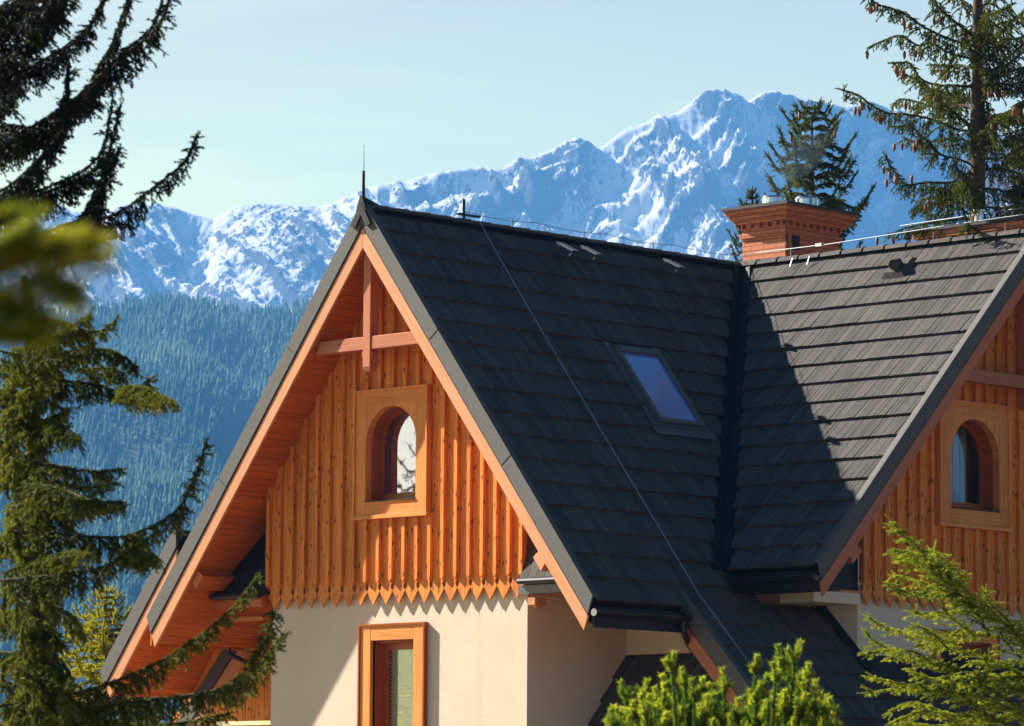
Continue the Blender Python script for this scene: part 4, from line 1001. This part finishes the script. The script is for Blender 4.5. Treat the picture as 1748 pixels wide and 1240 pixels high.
def tree(name, label, cat, trunk_pts, r0, r1, mat, fo, wo, per_m, width, group=None, seed=1, forward=.55, foliage_name='crown', bark='bark', **kw):
    b = np.array(trunk_pts[0]); b[2] = GROUND
    t = empty(name, b); prop(t, label, cat, group)
    tr = MB(); P = spline(trunk_pts, 24); tr.tube(P, list(np.linspace(r0, r1, 24)), 9); tr.build('trunk', M[bark], t, smooth=True)
    if wo.v: wo.build('branches', M['twig'], t)
    fo.build(foliage_name, mat, t, per_m, width, forward, seed, **kw)
    return t
def px_pts(lst, dist, dd=0.0, scale=1.0, ox=0, oy=0, r=None, curve=0.3):
    """polyline given in photo pixels, set at a distance with its own run in depth"""
    n = len(lst); out = []
    for i, (x, y) in enumerate(lst):
        out.append(at(ox+x*scale, oy+y*scale, dist+dd*(i/max(1, n-1))))
    return out

# --- tall dark spruce at the left edge whose upper branches fill the top left corner
r = random.Random(11); fo = Foliage(); wo = MB()
A_ = .363
UP = [[(-150, 320), (0, 300), (100, 230), (200, 140), (290, 40), (330, -40)], [(-150, 420), (0, 370), (150, 310), (290, 230), (400, 150), (490, -10)],
      [(-150, 780), (0, 700), (150, 600), (300, 500), (430, 400), (480, 300), (550, 180), (620, -20)], [(400, 440), (520, 330), (620, 230), (720, 150), (775, 60), (800, -30)],
      [(-150, 960), (0, 900), (100, 830), (230, 690), (310, 530), (325, 340)], [(-120, 1040), (0, 980), (150, 930), (280, 880), (440, 800), (520, 700), (562, 510)],
      [(150, 1130), (300, 1060), (430, 1040), (560, 1000), (700, 900), (850, 780), (905, 690), (925, 640)], [(330, 1090), (410, 1000), (470, 900), (520, 790), (560, 700)],
      [(-100, 140), (0, 80), (120, 10), (200, -60)], [(-150, 620), (-50, 600), (50, 590), (120, 600), (220, 590)], [(200, 1130), (290, 1090), (380, 1070), (480, 1090)],
      [(-60, 1010), (0, 1000), (80, 960), (150, 900)], [(-80, 500), (0, 480), (90, 420)], [(150, 150), (230, 50), (260, -40)], [(250, 560), (330, 500), (400, 470), (470, 490)], [(-150, 120), (-40, 100), (50, 40), (110, -50)],
      [(-100, 250), (0, 210), (80, 130), (130, 50), (170, -40)], [(60, 640), (160, 600), (240, 620), (300, 560)]]
for i, b in [(i, [(x+q[0], y+q[1]) for x, y in b]) for i, b in enumerate(UP) for q in ([(0, 0), (r.uniform(-40, 5), r.uniform(-30, 45))] if i != 6 else [(0, 0)])]:
    d0 = 21.5+r.uniform(-.5, .5)
    big = i in (2, 4, 5, 6, 3)
    spruce_branch(fo, wo, px_pts(b, d0, r.uniform(-.7, .3), A_), .008 if big else .005, .19, .0105, .6, r, nl=.018, sub=.034, subL=.058, tone=.25, hang=.60)
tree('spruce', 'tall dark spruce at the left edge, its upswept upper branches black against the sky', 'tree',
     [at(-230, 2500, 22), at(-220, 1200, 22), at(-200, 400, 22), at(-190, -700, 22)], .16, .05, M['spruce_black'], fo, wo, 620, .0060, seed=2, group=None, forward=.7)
# --- second spruce below it with a lichen-lit trunk and long drooping branches reaching before the house
r = random.Random(12); fo = Foliage(); wo = MB()
B_ = .403; LO = []
for l in ([(120, 470), (200, 490), (280, 500), (400, 540), (490, 495)], [(80, 730), (200, 650), (350, 610), (480, 620), (580, 690)], [(60, 760), (250, 745), (420, 765), (540, 800), (640, 735)],
          [(500, 780), (590, 770), (660, 800), (735, 832)], [(60, 940), (180, 915), (290, 870)], [(100, 1080), (250, 1110), (400, 1130), (515, 1120)], [(90, 1180), (250, 1200), (380, 1250), (520, 1260)],
          [(0, 620), (100, 640), (220, 660), (330, 640)], [(-60, 820), (20, 800), (120, 830)], [(200, 900), (270, 940), (320, 1000)], [(100, 600), (200, 560), (300, 520), (380, 470)], [(-60, 700), (0, 680), (70, 690), (150, 720)],
          [(-80, 980), (0, 1000), (70, 1040)], [(320, 700), (430, 690), (500, 700), (480, 740)]):
    LO.append([(x*B_, 350+y*B_) for x, y in l])
C_ = .355
for l in ([(60, 300), (250, 315), (480, 330), (610, 325), (750, 270), (860, 190), (930, 60), (990, -110)], [(0, 540), (200, 520), (430, 490), (560, 440), (690, 345)], [(-50, 1150), (200, 1110), (450, 1060), (700, 960), (850, 880), (1000, 770), (1130, 660), (1230, 530)],
          [(-50, 1240), (300, 1170), (600, 1130), (900, 1090), (1080, 1050), (1210, 930), (1290, 790), (1310, 690)], [(-30, 880), (150, 900), (260, 960), (360, 1040)], [(30, 90), (200, 60), (400, 90), (560, 70)], [(60, 180), (250, 190), (420, 170), (560, 185)],
          [(-60, 1000), (100, 1050), (300, 1120), (480, 1130)], [(200, 640), (330, 700), (400, 800)], [(60, 760), (200, 780), (300, 850)], [(-60, 700), (60, 690), (180, 740)], [(1050, 1080), (1200, 1000), (1300, 880), (1360, 800)], [(200, 1240), (500, 1220), (800, 1230), (1100, 1180)], [(-60, -40), (80, -60), (200, -30), (330, 0)], [(-80, -350), (40, -380), (150, -340)], [(-80, -200), (60, -230), (200, -190), (330, -200)],
          [(100, 420), (230, 430), (340, 400), (420, 410)], [(620, 320), (690, 400), (680, 440)], [(-40, 330), (60, 350), (150, 420)]):
    LO.append([(x*C_, 800+y*C_) for x, y in l])
for i, b in enumerate(LO):
    d0 = 22.5+r.uniform(-.5, .5)
    long_ = math.hypot(b[-1][0]-b[0][0], b[-1][1]-b[0][1]) > 250
    spruce_branch(fo, wo, px_pts(b, d0, r.uniform(-.9, .2)), .008 if long_ else .005, .21 if long_ else .18, .0095, .7, r, nl=.018, sub=.032, subL=.060, tone=.42+r.uniform(-.15, .2), hang=.45)
# short brush round the trunk, hanging curtains
for i in range(170):
    y = r.uniform(560, 1250); x = 62+r.uniform(-45, 40)+(y-900)*.02; L = r.uniform(.06, .20)
    p = at(x, y, 22.5+r.uniform(-.3, .3))
    q = p+RV*r.uniform(-.09, .09)+FV*r.uniform(-.12, .12)
    spruce_branch(fo, wo, [p, q-UPV*L*.3, q-UPV*L], .003, .09, .012, .5, r, nl=.018, sub=.03, subL=.05, tone=r.choice((.5, .95, 1.1)), hang=.3)
tree('spruce', 'drooping spruce at the lower left, yellow-green in the sun, boughs reaching before the chalet', 'tree',
     [at(70, 2300, 22.6), at(68, 1240, 22.6), at(60, 900, 22.6), at(52, 560, 22.6), at(40, 470, 22.6)], .075, .018, M['spruce'], fo, wo, 620, .0060, seed=3, forward=.7)
# --- blurred twig close to the camera
r = random.Random(13); fo = Foliage(); wo = MB()
for l, t_ in (([(-120, 470), (0, 450), (80, 425), (170, 430)], .7), ([(-120, 520), (0, 500), (70, 480), (140, 500)], .4), ([(-100, 560), (0, 560), (80, 565)], .35), ([(-60, 440), (0, 420), (40, 395), (60, 385)], .35),
              ([(-60, 500), (20, 450), (110, 420), (150, 412)], .8), ([(-60, 480), (30, 530), (90, 540)], .3), ([(-60, 540), (30, 530), (110, 500), (150, 505)], .45), ([(-60, 420), (20, 400), (60, 410)], .3), ([(60, 470), (120, 445), (195, 428)], .8), ([(-60, 590), (20, 580), (75, 585)], .35)):
    pts = spline(px_pts(l, 3.7, -.03), 16)
    for k_ in range(8):
        off = np.array([r.gauss(0, .0075) for _ in range(3)])
        for a, b in zip(pts[:-1], pts[1:]): fo.shoot(a+off, b-a, np.linalg.norm(b-a), .014, t_+r.gauss(0, .15))
    wo.tube(pts[::3], .0016, 5)
tree('sapling', 'blurred yellow-green conifer twig close to the camera at the left edge', 'tree', [at(-1300, 2600, 4.6), at(-700, 1700, 4.2), at(-300, 900, 3.8), at(-110, 500, 3.7)], .014, .004, M['near'], fo, wo, 1500, .0018, seed=4)

# --- generic standing spruce
def standing_spruce(name, label, top_px, bottom_z, dist, height, rad, r, tone, mat, per_m, width, whorl=.28, nl=.02, cones=0, shape=.8, lean=0.0, br_tw=.35, droop=.5, rise=.25, gap=.07, leader=.35, sub=.09, subL=.10, maxrad=None, coneR=.022, group=None, fname='crown'):
    fo = Foliage(); wo = MB(); top = at(top_px[0], top_px[1], dist); cone_pos = []
    h = leader
    for q in range(3): fo.shoot(top-UPV*leader*(q*.33+.33), UPV, leader*.36, nl, tone)
    while h < height:
        p = top-UPV*h+RV*lean*h; n_ = r.choice((4, 5, 6)); a0 = r.uniform(0, 6.28)
        for i in range(n_):
            a = a0+i*6.283/n_+r.uniform(-.3, .3); L = min(maxrad or 99, rad*h**shape)*r.uniform(.65, 1.2)
            d = np.array((math.cos(a), math.sin(a), 0))
            pts = [p, p+d*L*.4+UPV*L*(rise*.5-.10), p+d*L*.75+UPV*L*(rise*.4-.18), p+d*L+UPV*L*(rise-.12)]
            spruce_branch(fo, wo, pts, .006+.012*L, br_tw*min(1, L), gap, droop, r, nl=nl, sub=sub, subL=subL, tone=tone+r.uniform(-.2, .2), hang=.3 if droop > .4 else 0)
            if cones and r.random() < cones: cone_pos.append(spline(pts, 8)[r.choice((4, 5, 6, 7))])
        h += whorl*r.uniform(.7, 1.2)*(.6+.4*min(1, h))
    base = top-UPV*height; base = np.array((base[0]+RV[0]*lean*height, base[1]+RV[1]*lean*height, GROUND))
    t = tree(name, label, 'tree', [base, top-UPV*height*.6+RV*lean*height*.6, top], .035+.012*height, .006, mat, fo, wo, per_m, width, seed=int(dist), group=group, foliage_name=fname)
    for p in cone_pos[:90]: add_cone(t, p, coneR, r)
    return t
def add_cone(t, p, cr, r):
    c = MB(); L = cr*5.2; pts = [p-UPV*L*q+RV*r.gauss(0, .003) for q in (0.05, .15, .4, .7, .93, 1.0)]
    c.tube(pts, [cr*.3, cr*.75, cr, cr*.9, cr*.5, cr*.1], 7); c.build('cone', M['cone'], t, smooth=True)
r = random.Random(21)
standing_spruce('spruce', 'small bushy spruce top rising directly behind the brick chimney', (1386, 172), 0, 74, 4.2, .84, r, .45, M['spruce'], 330, .015, whorl=.19, nl=.038, cones=.10, shape=.62, br_tw=.30, droop=.35, rise=.42, gap=.032, leader=.14, sub=.07, subL=.11, maxrad=.92, coneR=.03)
# long lower bough of that tree and small neighbour tip
r = random.Random(22)
standing_spruce('spruce', 'tip of a little spruce showing just left of the brick chimney head', (1284, 318), 0, 76, 2.5, .42, r, .45, M['spruce'], 320, .015, whorl=.16, nl=.03, shape=.8, br_tw=.22, droop=.1, rise=.5, gap=.05, leader=.12, sub=.07, subL=.08, maxrad=.5)
# --- tall spruce at the top right with hanging cones
r = random.Random(31); fo = Foliage(); wo = MB(); DS = 62; z4 = .3387; cones_ = []
def q4(l): return [(1200+x*z4, y*z4) for x, y in l]
RB = [[(1370, 235), (1250, 200), (1120, 140), (1000, 60), (900, 30), (830, -10)], [(1370, 190), (1270, 110), (1180, 30), (1150, -60)], [(1368, 440), (1250, 430), (1190, 430), (1100, 400), (1040, 320), (960, 320)],
      [(1367, 645), (1280, 580), (1200, 510), (1130, 440), (1080, 400), (1000, 370)], [(1368, 665), (1270, 650), (1180, 610), (1050, 580), (930, 570), (850, 530), (780, 480), (700, 455)],
      [(1367, 835), (1280, 800), (1200, 780), (1120, 700), (1050, 640), (980, 640)], [(1367, 870), (1290, 890), (1250, 920), (1120, 920), (1020, 930), (960, 860), (920, 790)],
      [(1367, 1000), (1250, 980), (1130, 1000), (1060, 1060)], [(1367, 1100), (1250, 1110), (1120, 1130), (1020, 1150), (950, 1180)], [(1370, 300), (1250, 270), (1150, 220), (1080, 230), (1000, 180), (900, 210), (855, 230)],
      [(1370, 550), (1300, 530), (1200, 550), (1100, 520), (1000, 500), (960, 530)], [(1370, 740), (1300, 700), (1230, 700), (1100, 720), (1020, 700)], [(1370, 60), (1300, 0), (1250, -60)], [(1370, 350), (1300, 330), (1230, 330), (1150, 330)],
      [(1390, 230), (1500, 210), (1600, 190), (1700, 150)], [(1390, 150), (1500, 120), (1580, 90), (1640, 30)], [(1390, 380), (1480, 340), (1560, 270), (1640, 200)], [(1390, 430), (1480, 420), (1560, 430)], [(1390, 600), (1480, 580), (1580, 560), (1700, 520)],
      [(1390, 720), (1460, 650), (1520, 580), (1600, 520)], [(1390, 730), (1500, 715), (1620, 700), (1720, 710)], [(1390, 860), (1500, 850), (1620, 880)], [(1390, 950), (1500, 960), (1600, 1000)], [(1390, 1040), (1500, 1050), (1620, 1040)], [(1390, 40), (1450, 0), (1500, -50)],
      [(1390, 800), (1480, 800), (1560, 790), (1640, 800)], [(1385, 930), (1300, 960), (1180, 1080), (1100, 1060)], [(1390, 300), (1440, 330), (1460, 420)], [(1390, 90), (1480, 60), (1560, 20)], [(1385, 480), (1430, 520), (1450, 640)]]
for b in RB:
    pts = px_pts(q4(b), DS, r.uniform(-1.6, 1.6))
    spruce_branch(fo, wo, pts, .020, .42, .034, .8, r, nl=.032, sub=.065, subL=.12, tone=.4+r.uniform(-.2, .3), hang=.55, start=.12)
    P_ = spline(pts, 12)
    for i in range(3):
        if r.random() < .75:
            p = P_[r.randrange(4, 12)]
            for k_ in range(r.choice((1, 2, 3))): cones_.append(p+RV*r.gauss(0, .08)+FV*r.gauss(0, .08)-UPV*r.uniform(.02, .12))
for i in range(16):   # branches towards and away from the viewer
    y = r.uniform(-60, 1150); p = at(1200+(1380)*z4, y*z4, DS); d = FV*r.choice((-1, 1))*r.uniform(.8, 2)+RV*r.uniform(-.7, .7)
    spruce_branch(fo, wo, [p, p+d*.5-UPV*.05, p+d+UPV*.12], .016, .34, .034, .7, r, nl=.032, sub=.065, subL=.12, tone=.4, hang=.5, start=.15)
t = tree('spruce', 'tall open spruce behind the right-hand roof, rust-brown cones hanging in its boughs', 'tree', [at(1669, 2300, DS), at(1669, 380, DS), at(1669, 100, DS), at(1670, -300, DS)], .16, .045, M['spruce'], fo, wo, 330, .014, seed=8, forward=.7)
for p in cones_[:95]: add_cone(t, p, .026, r)
# --- dense dark spruce at the far right edge
r = random.Random(41)
fo = Foliage(); wo = MB()
for y0 in range(110, 420, 26):
    for k_ in range(3):
        a = (1810, y0+r.uniform(-8, 8)); b = (1745-r.uniform(0, 32), y0+r.uniform(5, 30))
        spruce_branch(fo, wo, px_pts([a, ((a[0]+b[0])/2, (a[1]+b[1])/2-6), b], 66, r.uniform(-1, 1)), .015, .42, .03, .7, r, nl=.032, sub=.065, subL=.12, tone=.35, hang=.5)
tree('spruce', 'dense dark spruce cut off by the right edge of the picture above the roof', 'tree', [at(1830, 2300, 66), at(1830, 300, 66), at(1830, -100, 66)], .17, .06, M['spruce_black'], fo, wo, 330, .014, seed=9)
# --- bare birch behind them
r = random.Random(51); bt = empty('birch', at(1735, 2300, 82)*np.array((1, 1, 0))+np.array((0, 0, GROUND))); prop(bt, 'bare leafless birch with fine pinkish twigs behind the tall right-hand spruce', 'tree')
tm = MB(); b0 = at(1735, 2300, 82); tm.tube([np.array((b0[0], b0[1], GROUND)), at(1732, 420, 82), at(1728, 300, 82), at(1722, 230, 82)], [.12, .05, .03, .01], 8); tm.build('trunk', M['bare'], bt, smooth=True)
bm_ = MB()
for i in range(70):
    y = r.uniform(235, 430); p = at(1728+r.uniform(-2, 3), y, 82); a = r.choice((-1, 1)); L = r.uniform(.3, 1.0)
    d = RV*a*r.uniform(.35, .8)+UPV*r.uniform(.6, 1)+FV*r.uniform(-.5, .5); q = p+d*L*.6; e_ = p+d*L
    bm_.tube([p, q, e_], [.012, .007, .003], 4, cap=False)
    for k_ in range(6):
        s_ = p+(e_-p)*r.uniform(.3, 1); bm_.tube([s_, s_+(RV*r.uniform(-.6, .6)+UPV*r.uniform(.2, .9)+FV*r.uniform(-.3, .3))*r.uniform(.15, .4)], [.005, .002], 3, cap=False)
bm_.build('crown', M['bare'], bt)
# --- sunlit yellow-green conifer behind the left eave
r = random.Random(61)
standing_spruce('spruce', 'small bright yellow-green spruce behind the left eave of the chalet', (182, 1000), 0, 66, 3.4, .80, r, .45, M['gold'], 420, .014, whorl=.15, nl=.030, shape=.75, br_tw=.30, droop=.15, rise=.35, gap=.028, leader=.1, sub=.055, subL=.10, maxrad=.85)
# --- mountain pine at the bottom
r = random.Random(71); fo = Foliage(); wo = MB(); root = at(1235, 1750, 24); root2 = np.array((root[0], root[1], GROUND))
tips = [(1150, 1112), (1105, 1160), (1058, 1162), (1046, 1212), (1180, 1158), (1232, 1140), (1205, 1185), (1292, 1118), (1328, 1100), (1366, 1093), (1310, 1150), (1362, 1150), (1392, 1160), (1424, 1212), (1340, 1190), (1280, 1175), (1150, 1190), (1110, 1225),
        (1175, 1215), (1080, 1195), (1410, 1185), (1385, 1205), (1130, 1150), (1220, 1225), (1300, 1215), (1350, 1225), (1268, 1235), (1072, 1240), (1200, 1245), (1400, 1240), (1318, 1130), (1345, 1125), (1380, 1130), (1162, 1140), (1258, 1190), (1435, 1235)]
for i in range(430):
    x = r.uniform(1035, 1440); y = r.uniform(1150, 1380); e = ((x-1240)/210)**2
    if y > 1150+e*60+75*math.exp(-((x-1255)/30)**2)-25*math.exp(-((x-1350)/40)**2): tips.append((x, y))
for (x, y) in tips:
    D_ = 24+r.uniform(-.45, .45); p = at(x, y+2, D_); sdir = UPV*1.0+RV*r.uniform(-.35, .35)+FV*r.uniform(-.35, .35); sdir /= np.linalg.norm(sdir)
    L = r.uniform(.08, .13); b = p-sdir*L
    fo.shoot(b, sdir, L*.97, .042, .6+r.gauss(0, .2)); fo.shoot(p-sdir*.035, sdir, .035, .028, 1.0)
    for k_ in range(r.choice((3, 4, 5))):
        d2 = sdir+RV*r.uniform(-.8, .8)+FV*r.uniform(-.8, .8); d2 /= np.linalg.norm(d2); fo.shoot(b-sdir*.02, d2, L*r.uniform(.5, .9), .040, .35+r.gauss(0, .2))
    down = b-UPV*r.uniform(.2, .3)+RV*(root[0]-p[0])*0+(root-b)*.12; fo.shoot(down, b-down, np.linalg.norm(b-down), .034, .0)
    wo.tube([b+sdir*L*.5, b, down, down-UPV*.25+(root-down)*.2], [.004, .006, .008, .010], 5, cap=False)
tree('pine', 'bushy bright green young pine with upright candles at the bottom, before the dark lower roof', 'tree', [root2, root, at(1235, 1300, 24)], .08, .02, M['pine'], fo, wo, 1400, .0056, seed=10, forward=.62, upbias=.2, taper=False)
# --- young spruce at the bottom right
r = random.Random(81); fo = Foliage(); wo = MB()
RF = [[(1790, 1130), (1720, 1070), (1650, 1010), (1590, 960), (1550, 920), (1524, 893)], [(1700, 1060), (1640, 1020), (1590, 1000), (1540, 985), (1528, 985)], [(1640, 1010), (1600, 965), (1560, 945), (1527, 940)], [(1640, 1000), (1610, 960), (1590, 940)],
      [(1790, 1180), (1700, 1130), (1620, 1105), (1560, 1085), (1510, 1070), (1483, 1055)], [(1760, 1220), (1680, 1170), (1600, 1130), (1540, 1110), (1482, 1115)], [(1620, 1110), (1590, 1080), (1565, 1068)], [(1620, 1140), (1560, 1125), (1500, 1100), (1480, 1083)],
      [(1790, 1240), (1700, 1200), (1620, 1180), (1550, 1170), (1490, 1158)], [(1790, 1290), (1700, 1250), (1620, 1220), (1560, 1200), (1520, 1215)], [(1680, 1040), (1620, 1045), (1580, 1048), (1560, 1046)], [(1748, 1100), (1720, 1060), (1690, 1030), (1680, 1010)],
      [(1790, 1160), (1750, 1130), (1720, 1100), (1705, 1075)], [(1790, 1200), (1740, 1170), (1700, 1160), (1680, 1125)], [(1780, 1280), (1720, 1260), (1650, 1250), (1570, 1238)], [(1690, 1150), (1640, 1150), (1600, 1160), (1560, 1150)], [(1790, 1250), (1740, 1220), (1690, 1200), (1650, 1195)],
      [(1760, 1150), (1720, 1150), (1680, 1160), (1640, 1170)], [(1660, 1060), (1640, 1085), (1600, 1095), (1575, 1100)], [(1790, 1120), (1760, 1090), (1748, 1060)], [(1640, 1230), (1600, 1240), (1550, 1235)], [(1790, 1300), (1740, 1260), (1700, 1235), (1680, 1215)], [(1700, 1090), (1660, 1080), (1630, 1060), (1610, 1040)]]
for b in RF:
    for rep_ in range(2 if b[-1][1] > 1120 or b[-1][1] < 990 else 1):
        j_ = 14*rep_
        bb = [(x+r.uniform(-j_, j_), y+r.uniform(-j_, j_)+j_) for x, y in b]
        spruce_branch(fo, wo, px_pts(bb, 27+r.uniform(-.4, .4), -r.uniform(0, .5)), .006, .24, .027, .15, r, nl=.015, sub=.045, subL=.085, tone=.5+r.uniform(-.15, .25)-.15*rep_, side=1.0)
tree('spruce', 'young light green spruce at the bottom right corner, spreading before the right-hand gable', 'tree', [at(1830, 2300, 27.3), at(1815, 1240, 27.3), at(1790, 1060, 27.3)], .06, .015, M['fir'], fo, wo, 950, .0062, seed=11, forward=.65, upbias=.3)

# --- thin smoke over the chimney flues
sm = bpy.data.materials.new('thin_smoke'); sm.use_nodes = True; nt = sm.node_tree; nt.nodes.remove(nt.nodes['Principled BSDF'])
pv = nd(nt, 'ShaderNodeVolumePrincipled'); pv.inputs['Color'].default_value = (0.4, 0.62, 1.0, 1); pv.inputs['Density'].default_value = 0.12
nt.links.new(pv.outputs[0], nt.nodes['Material Output'].inputs['Volume'])
SM = MB(); P_ = [np.array((7.95, 2.42, 6.60)), np.array((8.05, 2.36, 6.85)), np.array((8.2, 2.25, 7.10)), np.array((8.45, 2.1, 7.35)), np.array((8.75, 1.9, 7.6))]
SM.tube(P_, [.13, .22, .30, .30, .05], 14); so = SM.build('smoke', sm, None, smooth=True); so['label'] = 'faint bluish smoke drifting up from the brick chimney flues'; so['category'] = 'smoke'; so['kind'] = 'stuff'

# --- spruce standing beyond the left edge, seen only as a reflection in the arched pane
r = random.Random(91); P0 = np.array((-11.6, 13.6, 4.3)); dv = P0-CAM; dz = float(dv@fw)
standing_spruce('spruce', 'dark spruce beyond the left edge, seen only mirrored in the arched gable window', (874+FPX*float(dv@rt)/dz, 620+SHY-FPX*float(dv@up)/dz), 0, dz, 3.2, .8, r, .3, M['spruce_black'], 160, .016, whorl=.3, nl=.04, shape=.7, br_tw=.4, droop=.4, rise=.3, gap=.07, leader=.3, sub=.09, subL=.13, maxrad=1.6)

# ------------------------------------------------------------------ haze
hz = MB(); hz.box(-5600, 5600, -5600, 5600, GROUND-1, 1260)
m = bpy.data.materials.new('haze_air'); m.use_nodes = True; nt = m.node_tree; nt.nodes.remove(nt.nodes['Principled BSDF'])
pv = nd(nt, 'ShaderNodeVolumePrincipled'); pv.inputs['Color'].default_value = (0.12, 0.385, 0.92, 1); pv.inputs['Density'].default_value = 0.00016
pv.inputs['Anisotropy'].default_value = 0.0
nt.links.new(pv.outputs[0], nt.nodes['Material Output'].inputs['Volume'])
prop(hz.build('haze', m), kind='stuff')
